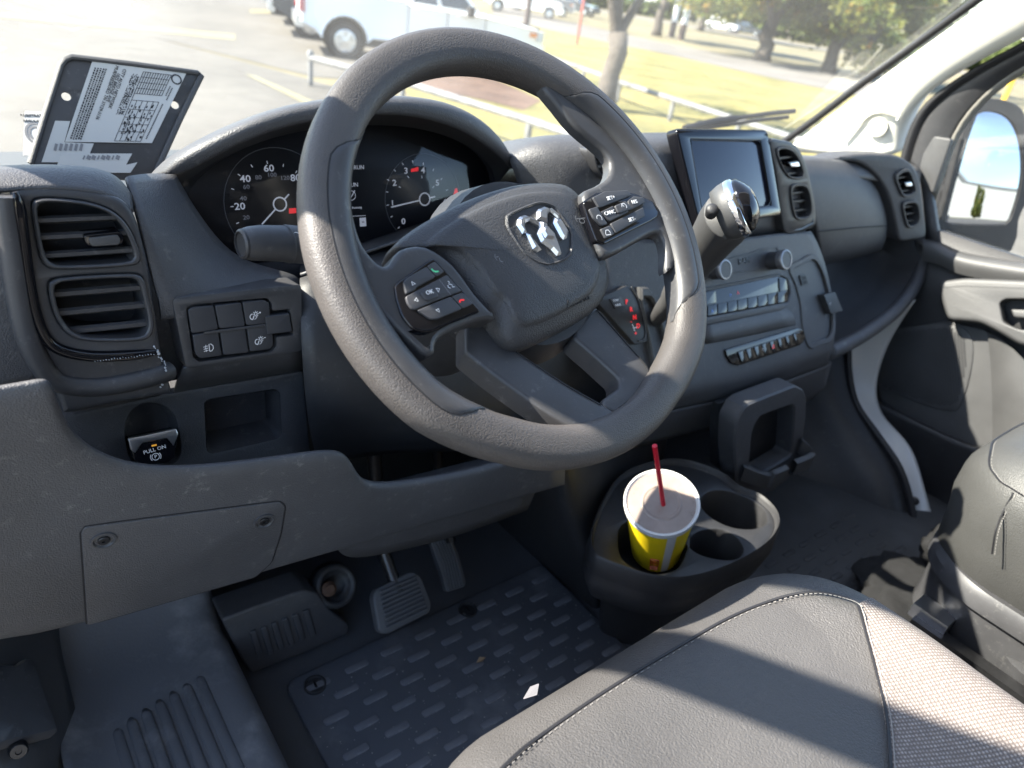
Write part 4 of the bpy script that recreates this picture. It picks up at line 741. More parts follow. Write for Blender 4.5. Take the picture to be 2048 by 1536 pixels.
m = MB(); m.loops([[CHP.pt(q_, .006) for q_ in sc_(1.0)], [CHP.pt(q_, -.001) for q_ in sc_(.985)]]); m.build('tub_lip', 'plastic_smooth', DB)
# console spine rising behind the cups into the dash
surf('console_spine', [[V((x0-.01, .42, z)), V((x0-.005, .30, z)), V((x0, y0+.03, z)), V((x0+.015, y0, z)), V((max(.34, x0+.05), y0+.04, z)), V((.45, y0+.08, z)), V((.57, y0+.07, z)), V((.63, .32, z)), V((.63, .42, z))] for z, y0, x0 in ((-.34, .11, .19), (-.47, .09, .23), (-.60, .08, .30), (-.73, .08, .345))], 'plastic_dark', DB, 2)
# ================================================================ cab floor and footwell
FZ = -.72
m = MB(); m.box((.01, -.2, FZ-.02), (.88, 1.4, .04)); m.build('floor', 'rubber', kind='structure')
m = MB(); m.box((.89, -.2, FZ-.02), (.88, 1.4, .04)); fl = m.build('passenger_floor', 'shaded_rubber', kind='structure')
FLP = PL((0, 0, FZ), (0, 0, 1), up=(0, 1, 0))
sm = MB(); prism(sm, PL((0, 0, 0), (0, 0, 1), up=(0, 1, 0)), rnd([(-.018, -.0055), (.018, -.0055), (.018, .0055), (-.018, .0055)], .0053, 4), -.001, .0022, .0012, 2); SLOT = sm.mesh('pad')
def pads(x0, x1, y0, y1, parent, z, skip=lambda x, y: False, off=0, me=None):
    j = 0; y = y0
    while y > y1:
        x = -.046-.0295*(j % 2)+off
        while x > x0: x -= .059
        while x < x1:
            if x > x0 and not skip(x, y):
                o = bpy.data.objects.new('tread_pad', me or SLOT); COL.objects.link(o); o.parent = parent
                o.location = V((x+random.uniform(-.001, .001), y, z))-(parent.location if parent.type == 'EMPTY' else V())
            x += .059
        y -= .0295; j += 1
for p_ in SLOT.polygons: p_.use_smooth = True
SLOT.set_sharp_from_angle(angle=rad(40)); SLOT.materials.append(MATS['mat_pad'])
FM = thing('floor_mat', (.1, -.1, FZ), 'dark rubber floor mat with rows of small oval tread pads under the pedals', 'floor mat')
m = MB(); prism(m, FLP, rnd([(-.145, -.5), (.335, -.5), (.335, .218), (-.145, .218)], .02), .001, .008, .003); m.build('mat_sheet', 'mat_rubber', FM)
pads(-.128, .32, .189, -.20, FM, FZ+.0075)
for u, v in ((630, 1371), (935, 1221)):
    q_ = P(u, v, Z=FZ+.008); m = MB(); lathe(m, q_, (0, 0, 1), [(.0155, -.002), (.0155, .003), (.0135, .0038), (.0125, .0015), (.004, .0015)], 24); ck = m.build('mat_clip', 'plastic_dark', FM)
    m = MB(); m.box(q_+V((0, 0, .002)), (.003, .011, .003)); m.build('clip_slot', 'metal_dark', FM)
SLOT2 = SLOT.copy(); SLOT2.materials.clear(); SLOT2.materials.append(MATS['shaded_rubber']); pads(.70, 1.06, .0, -.26, fl, FZ-.0005, off=.02, me=SLOT2)
# raised threshold beside the door
XS = [-.405, -.375, -.345, -.30, -.245, -.222, -.206, -.196, -.19]; ZS = [-.60, -.622, -.628, -.628, -.626, -.624, -.632, -.66, -.73]
rows = []
for y, dz in ((-.6, 0), (-.2, 0), (.1, 0), (.24, 0), (.30, .004), (.345, .03), (.385, .09), (.42, .20), (.43, .30)): rows.append([V((x, y, z+dz*(1 if z > -.7 else .9))) for x, z in zip(XS, ZS)])
mat('threshold', (.13, .132, .14), .55, bump=.4, bscale=300, vscale=11, wear=(.26, .26, .262))
TH = surf('threshold', rows, 'threshold', None, 2, thick=.004, kind='structure')
for k in range(7):
    x = -.352+k*.0165; mm = MB(); pth = [V((x, .222-.004*(6-k), -.6285)), V((x, .212-.004*(6-k), -.6265)), V((x+.001, .0, -.6262)), V((x+.002, -.3, -.6262))]
    tube(mm, pth, [.003, .0062, .0066, .0066], 10, flat=.5); mm.build('tread_rib', 'threshold', TH, smooth=180)
# lower post trim by the hinge
surf('post_trim', [PR([(-80, 1255, .30), (10, 1250, .30), (60, 1240, .30), (118, 1230, .32)]), PR([(-60, 1310, .24), (10, 1305, .24), (60, 1296, .25), (118, 1288, .27)]), PR([(-60, 1400, .19), (10, 1390, .19), (70, 1380, .21), (140, 1370, .25)]), PR([(-60, 1490, .15), (20, 1485, .15), (90, 1470, .17), (160, 1460, .22)]), PR([(-60, 1580, .12), (30, 1580, .12), (110, 1570, .14), (185, 1560, .2)])], 'plastic_grey', None, 2, thick=.01, kind='structure')
PTP = PL3(P(10, 1310, Y=.235), P(10, 1490, Y=.145), P(90, 1380, Y=.205))
m = MB(); dome(m, PTP, sp2(PTP.pts([(-40, 1345), (20, 1335), (52, 1322), (78, 1390), (104, 1462), (98, 1474), (20, 1492), (-40, 1492)]), 3), [(1, -.004), (.97, .006), (.9, .009), (.5, .010)]); m.build('post_boss', 'plastic_smooth', bpy.data.objects['post_trim'])
q_ = P(37, 1502, Y=.138); m = MB(); lathe(m, q_, (0, -1, .4), [(.0085, -.006), (.0085, 0), (.007, .002), (.003, .002), (.0025, .0008)], 18); m.build('trim_screw', 'metal_dark', bpy.data.objects['post_trim'])
# foot rest
Z4 = lambda l: wz(0, l, (440, 1000), 2.56)
FRP = PL3(P(502, 1340, Z=-.70), P(694, 1262, Z=-.70), P(560, 1200, Z=-.60))
FR = thing('foot_rest', tuple(P(600, 1300, Z=-.70)), 'sloping dark plastic foot rest with six ribs left of the brake pedal', 'foot rest')
fr = [(5, 612), (200, 540), (430, 462), (500, 478), (560, 560), (662, 640), (655, 690), (420, 790), (165, 890), (120, 830), (60, 720)]
m = MB(); prism(m, FRP, rnd(FRP.pts(Z4(fr)), .006), -.05, 0, .004); m.build('rest_body', 'plastic', FR)
for k in range(6):
    t = k/5; b0, b1 = V((205, 805)).lerp(V((475, 690)), t), V((165, 665)).lerp(V((435, 560)), t); w0 = V((16, -7))
    m = MB(); prism(m, FRP, rnd(FRP.pts(Z4([tuple(b0-w0), tuple(b0+w0), tuple(b1+w0), tuple(b1-w0)])), .003), -.001, .004, .002); m.build('rib', 'plastic', FR)
# column shaft in its rubber boot
BO = thing('column_boot', tuple(P(675, 1175, Z=-.64)), 'rusty steering shaft end in a dark rubber boot above the foot rest', 'boot')
q_ = P(676, 1172, Z=-.62); m = MB(); lathe(m, q_, (0, -.75, .65), [(.036, -.03), (.032, -.006), (.026, -.002), (.022, -.010), (.016, -.014)], 24, True, False); m.build('rubber_boot', 'plastic_dark', BO, smooth=180)
m = MB(); lathe(m, q_+V((-.012, 0, 0)), (0, -.75, .65), [(.012, -.03), (.011, -.004), (.008, -.002), (.006, .002), (.002, .002)], 16); m.build('shaft_end', 'rust', BO)
# pedals
BRP = PL(P(805, 1198, Z=-.585), (0, -.72, .69)); BP = thing('brake_pedal', tuple(P(805, 1198, Z=-.585)), 'wide brake pedal with horizontal rubber ridges', 'pedal')
bp_ = [(785, 500), (800, 455), (985, 360), (1035, 385), (1090, 530), (1082, 575), (860, 690), (815, 675)]
m = MB(); prism(m, BRP, rnd(BRP.pts(Z4(bp_)), .010), -.016, -.002, .004); m.build('pedal_pad', 'rubber', BP)
for k in range(9):
    t = (k+.5)/9; a_ = V((812, 462)).lerp(V((850, 668)), t); b_ = V((1005, 380)).lerp(V((1072, 562)), t); a2 = a_.lerp(b_, .03); b2 = a_.lerp(b_, .97); w0 = V((1.5, 6.5))
    m = MB(); prism(m, BRP, rnd(BRP.pts(Z4([tuple(a2-w0), tuple(b2-w0), tuple(b2+w0), tuple(a2+w0)])), .0015), -.004, .002, .0018); m.build('ridge', 'rubber', BP)
m = MB(); tube(m, [BRP.o+V((0, .012, 0)), BRP.o+V((0, .07, .05)), BRP.o+V((0, .10, .18)), BRP.o+V((0, .09, .30))], [.009, .009, .01, .01], 10); m.build('pedal_arm', 'metal_dark', BP)
GSP = PL(P(905, 1120, Z=-.60), (0, -.78, .62)); GP = thing('accelerator_pedal', tuple(P(905, 1120, Z=-.6)), 'narrow accelerator pedal with lengthwise grooves', 'pedal')
ga_ = [(1080, 205), (1180, 180), (1225, 270), (1265, 425), (1255, 445), (1165, 475), (1140, 380)]
m = MB(); prism(m, GSP, rnd(GSP.pts(Z4(ga_)), .006), -.014, -.002, .002); m.build('pedal_pad', 'rubber', GP)
for k in range(6):
    t = (k+.5)/6; a_ = V((1092, 215)).lerp(V((1178, 190)), t); b_ = V((1168, 462)).lerp(V((1252, 432)), t); c_ = V((1150, 330)).lerp(V((1222, 290)), t)-V((6, 0)); w0 = V((4.2, -1))
    m = MB(); prism(m, GSP, GSP.pts(Z4([tuple(a_-w0), tuple(c_-w0), tuple(b_-w0), tuple(b_+w0), tuple(c_+w0), tuple(a_+w0)])), -.003, .001, .0012); m.build('ridge', 'rubber', GP)
m = MB(); tube(m, [GSP.o+V((0, .01, .03)), GSP.o+V((.0, .06, .12)), GSP.o+V((0, .09, .25))], .008, 8); m.build('pedal_arm', 'metal_dark', GP)
# ================================================================ seats
def rrect(hx, y0, y1, r, N=14):
    out = []
    for cx_, cy_, a0 in ((hx-r, y1-r, 0), (-hx+r, y1-r, 90), (-hx+r, y0+r, 180), (hx-r, y0+r, 270)):
        for k in range(N): a = rad(a0+90*k/(N-1)); out.append((cx_+math.cos(a)*r, cy_+math.sin(a)*r))
    return out
class Seat:
    def __init__(s, cx, hx, y0, y1, ztop, r): s.cx, s.hx, s.y0, s.y1, s.zt, s.r = cx, hx, y0, y1, ztop, r
    def d(s, x, y):
        x = abs(x-s.cx); ym = (s.y0+s.y1)/2; hy = (s.y1-s.y0)/2; qx, qy = x-(s.hx-s.r), abs(y-ym)-(hy-s.r)
        return -(math.hypot(max(qx, 0), max(qy, 0))+min(max(qx, qy), 0)-s.r)
    def z(s, x, y):
        d = max(0, s.d(x, y)); e = max(0, 1-d/.075); bol = max(0, min(1, (abs(x-s.cx)-.12)/.09)); fr = max(0, min(1, (y-(s.y1-.16))/.14))
        return s.zt-.062*(1-math.sqrt(max(0, 1-e*e)))+.020*bol*bol*(3-2*bol)*(1-e*.6)-.008*fr
    def hit(s, u, v, off=0):
        r_ = ray(u, v); t = .05
        while t < 3:
            p_ = CAM+r_*t
            if s.d(p_.x, p_.y) > -.02 and p_.z < s.z(p_.x, p_.y)+off: break
            t += .002
        return CAM+r_*t
    def mesh(s):
        mb = MB(); ls = []
        for dd, zz in ((.03, -.20), (.012, -.185), (.006, -.13), (0, -.10)):
            ls.append([V((s.cx+x, y, s.zt+zz)) for x, y in rrect(s.hx-dd, s.y0+dd, s.y1-dd, s.r-dd)])
        for dd in (0, .002, .006, .012, .02, .03, .042, .056, .072, .09, .11, .135, .16, .19, .22, s.hx-.004):
            ls.append([V((s.cx+x, y, s.z(s.cx+x, y))) for x, y in rrect(s.hx-dd, s.y0+dd, s.y1-dd, max(.003, s.r-dd))])
        return mb.loops(ls, cap1=True)
DS = Seat(0, .252, -.85, -.188, -.262, .115)
ST = thing('driver_seat', (0, -.45, FZ), 'charcoal vinyl driver seat cushion with pale woven side bolster in sunlight', 'seat')
DS.mesh().build('cushion', 'seat_vinyl', ST, smooth=180)
def stitchline(px, seat, parent, gap=.0042):
    pts = spline([seat.hit(u, v, .0004) for u, v in px], 8); pts = [V((q.x, q.y, seat.z(q.x, q.y)+.0022)) if seat.d(q.x, q.y) > .002 else q for q in pts]; m = MB(); tube(m, pts, .0013, 6, flat=.6); m.build('seam', 'seal_rubber', parent)
    m = MB(); acc = 0
    for i in range(len(pts)-1):
        seg_ = pts[i+1]-pts[i]; L_ = seg_.length; n_ = max(1, int(L_/gap))
        for k in range(n_):
            a_ = pts[i]+seg_*(k/n_)+V((0, -.003, .0008)); b_ = a_+seg_.normalized()*gap*.6; tube(m, [a_, b_], .00045, 5)
    m.build('stitching', 'stitch', parent, kind='stuff')
stitchline([(985, 1560), (1060, 1490), (1150, 1425), (1250, 1360), (1350, 1300), (1450, 1242), (1540, 1204), (1620, 1188), (1690, 1200), (1712, 1212)], DS, ST)
stitchline([(1712, 1212), (1728, 1270), (1748, 1340), (1768, 1420), (1776, 1500), (1780, 1600)], DS, ST, .02)
nt_ = bpy.data.materials.new('weave'); nt_.use_nodes = True; n_ = nt_.node_tree.nodes; L_ = nt_.node_tree.links; b_ = n_['Principled BSDF']; b_.inputs['Roughness'].default_value = .9
tc_ = n_.new('ShaderNodeTexCoord'); mp = n_.new('ShaderNodeMapping'); mp.inputs['Scale'].default_value = (330, 330, 1); mp.inputs['Rotation'].default_value = (0, 0, rad(28))
ck_ = n_.new('ShaderNodeTexVoronoi'); ck_.inputs['Scale'].default_value = 1; ck_.inputs['Randomness'].default_value = .12; cr_ = n_.new('ShaderNodeValToRGB'); cr_.color_ramp.elements[0].position = .28; cr_.color_ramp.elements[0].color = (.34, .31, .29, 1); cr_.color_ramp.elements[1].position = .52; cr_.color_ramp.elements[1].color = (.13, .11, .10, 1)
bu = n_.new('ShaderNodeBump'); bu.inputs['Strength'].default_value = .8; bu.inputs['Distance'].default_value = .002; bu.invert = True
L_.new(tc_.outputs['Object'], mp.inputs[0]); L_.new(mp.outputs[0], ck_.inputs['Vector']); L_.new(ck_.outputs['Distance'], cr_.inputs[0]); L_.new(cr_.outputs[0], b_.inputs['Base Color']); L_.new(ck_.outputs['Distance'], bu.inputs['Height']); L_.new(bu.outputs[0], b_.inputs['Normal']); MATS['weave'] = nt_
L0 = [(1714, 1214), (1728, 1270), (1748, 1340), (1768, 1420), (1777, 1500), (1782, 1600)]
LB = [DS.hit(u, v) for u, v in L0]; LB.append(V((LB[-1].x, -.62, 0)))
rows = []
for p0 in LB:
    row = []; x1 = .243-max(0, (p0.y+.30)*1.3)
    for k in range(9): x = p0.x+(max(p0.x+.004, x1)-p0.x)*k/8; row.append(V((x, p0.y, DS.z(x, p0.y)+.0016)))
    rows.append(row)
surf('woven_bolster', rows, 'weave', ST, 2, thick=.003)
# base, rails
m = MB(); m.box((0, -.52, -.60), (.44, .60, .24)); m.build('seat_base', 'metal_dark', ST)
RS = thing('seat_rail', (.62, -.45, FZ), 'black steel passenger seat rail bolted on its plinth between the seats', 'seat rail')
m = MB(); m.box((.63, -.56, -.64), (.13, .58, .16)); m.build('plinth', 'metal_dark', RS)
for x, z, wd in ((.60, -.535, .022), (.64, -.545, .03), (.585, -.57, .02)): m = MB(); m.box((x, -.57, z), (wd, .60, .022)); m.build('rail', 'metal_dark', RS)
m = MB(); m.box((.62, -.285, -.52), (.035, .05, .022)); m.build('rail_end', 'satin_chrome', RS)
m = MB(); lathe(m, (.66, -.41, -.53), (0, 0, 1), [(.05, 0), (.048, .02), (.03, .03), (.01, .032)], 20); m.build('height_motor', 'plastic_dark', RS)
PS = Seat(.87, .252, -.85, -.205, -.262, .12)
PT = thing('passenger_seat', (.87, -.45, FZ), 'grey vinyl passenger seat cushion with curved stitched seams and plastic side cover', 'seat')
PS.mesh().build('cushion', 'seat_vinyl_pale', PT, smooth=180)
stitchline([(2070, 838), (2020, 862), (1985, 885), (1976, 920), (1990, 958), (2020, 985), (2060, 1005)], PS, PT)
stitchline([(2024, 988), (2008, 1020), (1992, 1060), (1984, 1108)], PS, PT)
m = MB(); ls = []
for dd, z in ((.0, -.44), (-.006, -.45), (-.006, -.47), (.004, -.475), (.004, -.56), (.03, -.60)): ls.append([V((.87+x, y, z)) for x, y in rrect(.25-dd, -.85+dd, -.225-dd, .11)])
m.loops(ls, cap0=True, cap1=True); m.build('side_cover', 'plastic_smooth', PT)
m = MB(); m.box((.9, -.56, -.66), (.36, .5, .12)); m.build('seat_base', 'metal_dark', PT)
# black insulation felt bunched on the floor
FE = MB(); random.seed(3); bmz = bmesh.new(); bmesh.ops.create_icosphere(bmz, subdivisions=4, radius=1)
from mathutils import noise as NZ
for cxx, cyy, czz, sx, sy, sz in ((.80, -.24, -.695, .10, .08, .045), (.90, -.20, -.70, .12, .09, .03), (.72, -.26, -.70, .07, .05, .035), (1.02, -.21, -.66, .05, .06, .055)):
    vs = [];
    for v_ in bmz.verts:
        k = 1+.35*NZ.noise(v_.co*2.3+V((cxx*9, 0, 0)))+.12*NZ.noise(v_.co*7); vs.append(V((cxx+v_.co.x*sx*k, cyy+v_.co.y*sy*k, max(FZ+.001, czz+v_.co.z*sz*k))))
    FE.add(vs, [tuple(x.index for x in f.verts) for f in bmz.faces])
bmz.free(); FE.build('floor_felt', 'carpet', None, smooth=180, label='bunched black felt insulation on the floor beside the passenger seat', cat='felt')
mat('paint_white_door', (.62, .61, .58), .3, coat=.5)
# ================================================================ van body round the cab
VB = thing('van_body', (.4, 0, FZ), 'pale painted van body with cream windscreen pillar trim and dark door seals', 'van body')
r0 = [(1570, 300, 1.285), (1640, 248, 1.28), (1740, 172, 1.272), (1850, 92, 1.26), (1980, -2, 1.24), (2090, -80, 1.22)]
r1 = [(1600, 306, 1.295), (1690, 262, 1.295), (1785, 190, 1.288), (1885, 118, 1.275), (2000, 44, 1.256), (2100, -15, 1.24)]
r2 = [(1700, 310, 1.308), (1760, 270, 1.308), (1812, 220, 1.304), (1862, 170, 1.296), (1960, 108, 1.28), (2090, 40, 1.264)]
r3 = [(1792, 314, 1.318), (1804, 268, 1.320), (1826, 220, 1.320), (1858, 184, 1.316), (1955, 126, 1.306), (2090, 58, 1.29)]
XR = lambda r_: [P(u, v, X=x) for u, v, x in r_]
surf('pillar_trim', [XR(r0), XR(r1), XR(r2), XR(r3), [q_+V((.05, .01, .02)) for q_ in XR(r3)]], 'cream_trim', VB, 2, thick=.003)
m = MB(); tube(m, spline([P(u, v, X=x)+V((0, .004, .004)) for u, v, x in ((1552, 300, 1.285), (1632, 243, 1.28), (1732, 167, 1.272), (1842, 88, 1.26), (1972, -6, 1.24), (2084, -86, 1.22))], 5), .0085, 10); m.build('windscreen_seal', 'seal_rubber', VB)
SPP = PL3(P(1690, 278, X=1.296), P(1760, 224, X=1.294), P(1790, 280, X=1.304))
so_ = [(1690, 279), (1712, 256), (1736, 233), (1758, 224), (1798, 224), (1796, 240), (1774, 280)]
tw = [SPP.pt(SPP.uv(u, v), .004) for u, v in so_]; m = MB(); tube(m, spline(tw[:-1], 5), .0028, 8); spk = m.build('tweeter_bezel', 'cream_trim', VB)
m = MB(); dome(m, SPP, circ(SPP.uv(1755, 254), .021, 30), [(1.0, -.006), (1, .0002), (.8, .0008), (.3, .001)]); m.build('tweeter_grille', 'cream_grille', spk)
hm = MB(); cc_ = SPP.uv(1755, 254)
for i in range(-7, 8):
    for j in range(-7, 8):
        x, y = i*.0027+(.00135 if j % 2 else 0), j*.0025
        if math.hypot(x, y) < .0175: lathe(hm, SPP.pt((cc_[0]+x, cc_[1]+y), .0003), SPP.n, [(.0009, 0), (.0008, .0012)], 6, False, True)
mat('grille_hole', (.30, .29, .25), .8); hm.build('grille_holes', 'grille_hole', spk, kind='stuff')
# painted door opening post
e0 = [(1700, 660, 1.235), (1690, 705, 1.225), (1688, 745, 1.215), (1704, 795, 1.205), (1742, 852, 1.20), (1790, 920, 1.195), (1818, 1000, 1.19), (1826, 1090, 1.185)]
e1 = [(1832, 600, 1.29), (1790, 660, 1.285), (1760, 725, 1.275), (1748, 790, 1.265), (1768, 842, 1.255), (1828, 888, 1.25), (1850, 985, 1.24), (1882, 1090, 1.235)]
surf('door_post', [[q_+V((-.005, .05, 0)) for q_ in XR(e0)], XR(e0), [a.lerp(b, .5)+V((.004, .004, 0)) for a, b in zip(XR(e0), XR(e1))], XR(e1)], 'body_paint', VB, 2, thick=.004)
m = MB(); q_ = P(1830, 1002, X=1.20); lathe(m, q_, (-.8, -.4, .3), [(.0085, -.004), (.0085, .004), (.005, .006)], 16); m.build('plug', 'seal_rubber', VB)
f0 = [(1640, 640, 1.19), (1650, 720, 1.16), (1664, 800, 1.14), (1700, 880, 1.14), (1745, 950, 1.14), (1780, 1020, 1.14), (1800, 1090, 1.14)]
f1 = [(1700, 640, 1.235), (1694, 720, 1.218), (1708, 800, 1.203), (1752, 866, 1.197), (1796, 932, 1.192), (1820, 1010, 1.188), (1828, 1090, 1.184)]
surf('kick_panel', [[q_+V((-.10, .22, -.02)) for q_ in XR(f0)], [q_+V((-.02, .10, 0)) for q_ in XR(f0)], XR(f0), XR(f1)], 'plastic_dark', VB, 2)
m = MB(); tube(m, spline([q_+V((-.006, -.006, 0)) for q_ in XR(f1)], 4), .008, 8); m.build('door_seal', 'seal_rubber', VB)
# roof, driver pillar, rear bulkhead (frame the light)
def gy(x, z): return .61+.20*(1-((x-.395)/.86)**2)-1.05*(z+.06)
m = MB(); pp_ = [V((-.455+.10*k/8, gy(-.455, -.08+.8*k/8)-.05, -.08+.8*k/8)) for k in range(9)]; tube(m, pp_, .050, 10, flat=.8); m.build('driver_pillar', 'cream_trim', VB)
rows = [[V((x, y, z+.03*(1-((x-.395)/.86)**2))) for x in (-.40, 0, .4, .8, 1.2)] for y, z in ((-.16, .70), (-.3, .78), (-.8, .82), (-1.1, .82))]
surf('roof_lining', rows, 'cream_trim', VB, 1, thick=.05)
m = MB(); m.box((.395, -1.12, 0), (1.7, .03, 1.6)); m.build('rear_bulkhead', 'plastic_dark', VB)
m = MB(); m.box((-.44, -1.0, 0), (.10, .22, 1.6)); m.build('driver_door_post', 'body_paint', VB)
# unseen driver door added ajar: its window posts throw shade bands on the seat
DD = thing('added_driver_door', (-.5, .4, -.9), 'unseen white driver door added ajar so its window frame shades the seat', 'door')
dth = rad(34); dv = V((-math.sin(dth), -math.cos(dth), 0)); h0_ = V((-.49, .42, 0)); dn_ = V((-dv.y, dv.x, 0))
def dpt(l, z, o=0): return h0_+dv*l+V((0, 0, z))+dn_*o
m = MB(); tube(m, [dpt(0, -.12), dpt(.232, .27), dpt(.464, .66)], .033, 8); m.build('front_frame', 'paint_white_door', DD)  # slope and length shaped so its shade band crosses the seat
m = MB(); tube(m, [dpt(.464, .66), dpt(.8, .70), dpt(1.12, .70), dpt(1.16, -.12)], .030, 8); m.build('rear_frame', 'paint_white_door', DD)
m = MB(); m.loops([[dpt(l, z, -.04) for l, z in ((0, -.85), (1.16, -.85), (1.16, -.20), (0, -.20))], [dpt(l, z, .04) for l, z in ((0, -.85), (1.16, -.85), (1.16, -.20), (0, -.20))]], cap0=True, cap1=True); m.build('door_skin', 'paint_white_door', DD)  # pale on the inside too, to bounce light into the cab
m = MB(); m.loops([[dpt(l, z, -.012) for l, z in ((0, -.13), (.20, -.13), (.20, .20), (.02, -.10))], [dpt(l, z, .012) for l, z in ((0, -.13), (.20, -.13), (.20, .20), (.02, -.10))]], cap0=True, cap1=True); m.build('sail_panel', 'plastic_dark', DD)  # sail added to keep sun flecks off the floor mat
m = MB(); m.box((-.49, .50, -.45), (.03, .62, .62)); m.build('driver_side_panel', 'plastic_dark', VB)
# windscreen
WS = thing('windscreen', (.4, .7, -.1), 'raked dusty windscreen with a wiper resting along its lower edge', 'windscreen')
xs = [-.49+1.81*k/14 for k in range(15)]; zs = [-.14+.86*k/8 for k in range(9)]
mg = MB(); grid(mg, [[V((x, gy(x, z), z)) for x in xs] for z in zs]); mg.build('pane', 'windshield_glass', WS, smooth=180)
wp_ = [P(u, v, Y=y) for u, v, y in ((1368, 258, .92), (1420, 245, .90), (1478, 236, .87), (1532, 228, .83), (1590, 222, .79))]
m = MB(); tube(m, spline(wp_, 5), [.011]*10+[.007]*11, 8); m.build('wiper_arm', 'seal_rubber', WS)
m = MB(); tube(m, [q_+V((0, .015, -.02)) for q_ in spline(wp_, 4)], .006, 6); m.build('wiper_blade', 'seal_rubber', WS)
# registration sticker on the glass
RP = PL(V((-.302, gy(-.302, -.02)-.006, -.02)), (0, -.69, .72)); RG = thing('registration_sticker', tuple(RP.o), 'pale registration sticker with a dark seal stuck to the windscreen corner', 'sticker')
def onws(u, v): return PL(V((-.3, gy(-.3, 0)-.006, 0)), (0, -.69, .72)).uv(u, v)
WSP = PL(V((-.3, gy(-.3, 0)-.006, 0)), (0, -.69, .72))
m = MB(); prism(m, WSP, WSP.pts([(50, 222), (92, 224), (88, 312), (46, 312)]), 0, .0006, .0001); m.build('sticker_sheet', 'paper', RG, smooth=0)
text('REGISTRATION', WSP, WSP.uv(70, 232), .0042, 'ink', RG, h=.0009); text('REGULATED', WSP, WSP.uv(70, 243), .0042, 'ink', RG, h=.0009)
m = MB(); c_ = WSP.uv(72, 268)
for rr_ in (.012, .008): z_ = circ(c_, rr_*.8, 24, rr_*1.1); ribbon(m, WSP, z_+[z_[0]], .0025, .0009)
m.build('seal_print', 'ink_grey', RG, smooth=0)
# ================================================================ passenger door with window and mirror
DR = thing('passenger_door', (1.33, 0, FZ), 'black passenger door trim with armrest, speaker grille, window frame and outside mirror', 'door')
surf('door_panel', [[V((1.335, y, z)) for y in (.52, .3, .1, -.1, -.4, -.8)] for z in (-.16, -.3, -.5, -.72)], 'plastic_dark', DR, 0, thick=.02)
DTP = PL((1.318, 0, -.4), (-1, 0, .04))
bl = [(1846, 476), (1880, 482), (1905, 500), (1960, 512), (2070, 528)]
surf('belt_trim', [[P(u, v, X=1.335) for u, v in bl], [P(u, v+6, X=1.312) for u, v in bl], [P(u, v+24, X=1.302) for u, v in bl], [P(u, v+46, X=1.312) for u, v in bl]], 'plastic_grey', DR, 2)
ar = [(1878, 572), (1884, 562), (1930, 556), (2080, 562), (2240, 575), (2260, 730), (2100, 700), (2040, 690), (1990, 660), (1960, 645), (1896, 640), (1886, 610)]
ARP = PL((1.285, 0, -.26), (-1, 0, .25)); hd = [(2000, 606), (2012, 598), (2090, 598), (2090, 662), (2040, 660), (2008, 646)]
m = MB(); plate(m, ARP, rnd(ARP.pts(ar), .012), [rnd(ARP.pts(hd), .008)], -.05, .006, .009, 4, hdepth=-.03, hbev=.003); am = m.build('armrest', 'plastic_grey', DR)
m = MB(); prism(m, ARP, rnd(ARP.pts([(2020, 618), (2090, 620), (2090, 640), (2026, 634)]), .004), -.03, -.004, .003); m.build('pull_handle', 'plastic_grey', am)
m = MB(); ribbon(m, ARP, ARP.pts([(1884, 575), (1930, 572), (2080, 578)], .006), .0012, .0066); m.build('seam', 'plastic_dark', am)
sp_ = [(1748, 690), (1780, 660), (1896, 650), (1940, 668), (1946, 720), (1926, 800), (1898, 822), (1800, 790), (1752, 762)]
SGP = PL((1.312, 0, -.45), (-1, .05, .05))
m = MB(); prism(m, SGP, rnd(SGP.pts([(1742, 668), (1895, 642), (1975, 660), (1990, 760), (1990, 900), (1960, 960), (1760, 800)]), .01), -.02, 0, .004); m.build('speaker_panel', 'plastic_grey', DR)
sg = sp2(SGP.pts(sp_), 3); m = MB(); dome(m, SGP, sg, [(1, -.002), (1, .003), (.95, .005), (.5, .006)]); sgo = m.build('speaker_grille', 'plastic_grey', DR)
sc0 = (sum(x for x, y in sg)/len(sg), sum(y for x, y in sg)/len(sg)); st_ = star(ccw(sg), sc0, 72); hb = MB()
for i in range(-26, 27):
    for j in range(-26, 27):
        x, y = i*.0062+(.0031 if j % 2 else 0), j*.0055; a_ = math.atan2(y, x) % (2*math.pi); e_ = st_[int(a_/(2*math.pi)*72) % 72]
        if math.hypot(x, y) < .9*math.hypot(e_[0]-sc0[0], e_[1]-sc0[1]):
            c_ = SGP.pt((sc0[0]+x, sc0[1]+y), .0068); hb.add([c_+(SGP.a*math.cos(k*math.pi/3)+SGP.b*math.sin(k*math.pi/3))*.0020 for k in range(6)], [tuple(range(6))])
hb.build('grille_holes', 'vent_dark', sgo, kind='stuff', smooth=0)
# map pocket
mp0 = [(1755, 800), (1840, 840), (1920, 880), (2000, 905), (2080, 920)]
surf('map_pocket', [[P(u, v, X=1.325) for u, v in mp0], [P(u, v+3, X=1.285) for u, v in mp0], [P(u, v+14, X=1.278) for u, v in mp0], [P(u, v+110, X=1.30) for u, v in mp0], [P(u, v+230, X=1.33) for u, v in mp0]], 'plastic_dark', DR, 2)
surf('pocket_panel', [[P(u, v, X=x) for u, v, x in ((1975, 664, 1.31), (2010, 680, 1.30), (2048, 720, 1.30), (2090, 760, 1.31))], [P(u, v, X=x) for u, v, x in ((1985, 760, 1.305), (2010, 780, 1.29), (2048, 800, 1.288), (2090, 820, 1.29))], [P(u, v, X=x) for u, v, x in ((1985, 900, 1.30), (2010, 905, 1.285), (2048, 910, 1.283), (2090, 915, 1.285))]], 'plastic_grey', DR, 2)
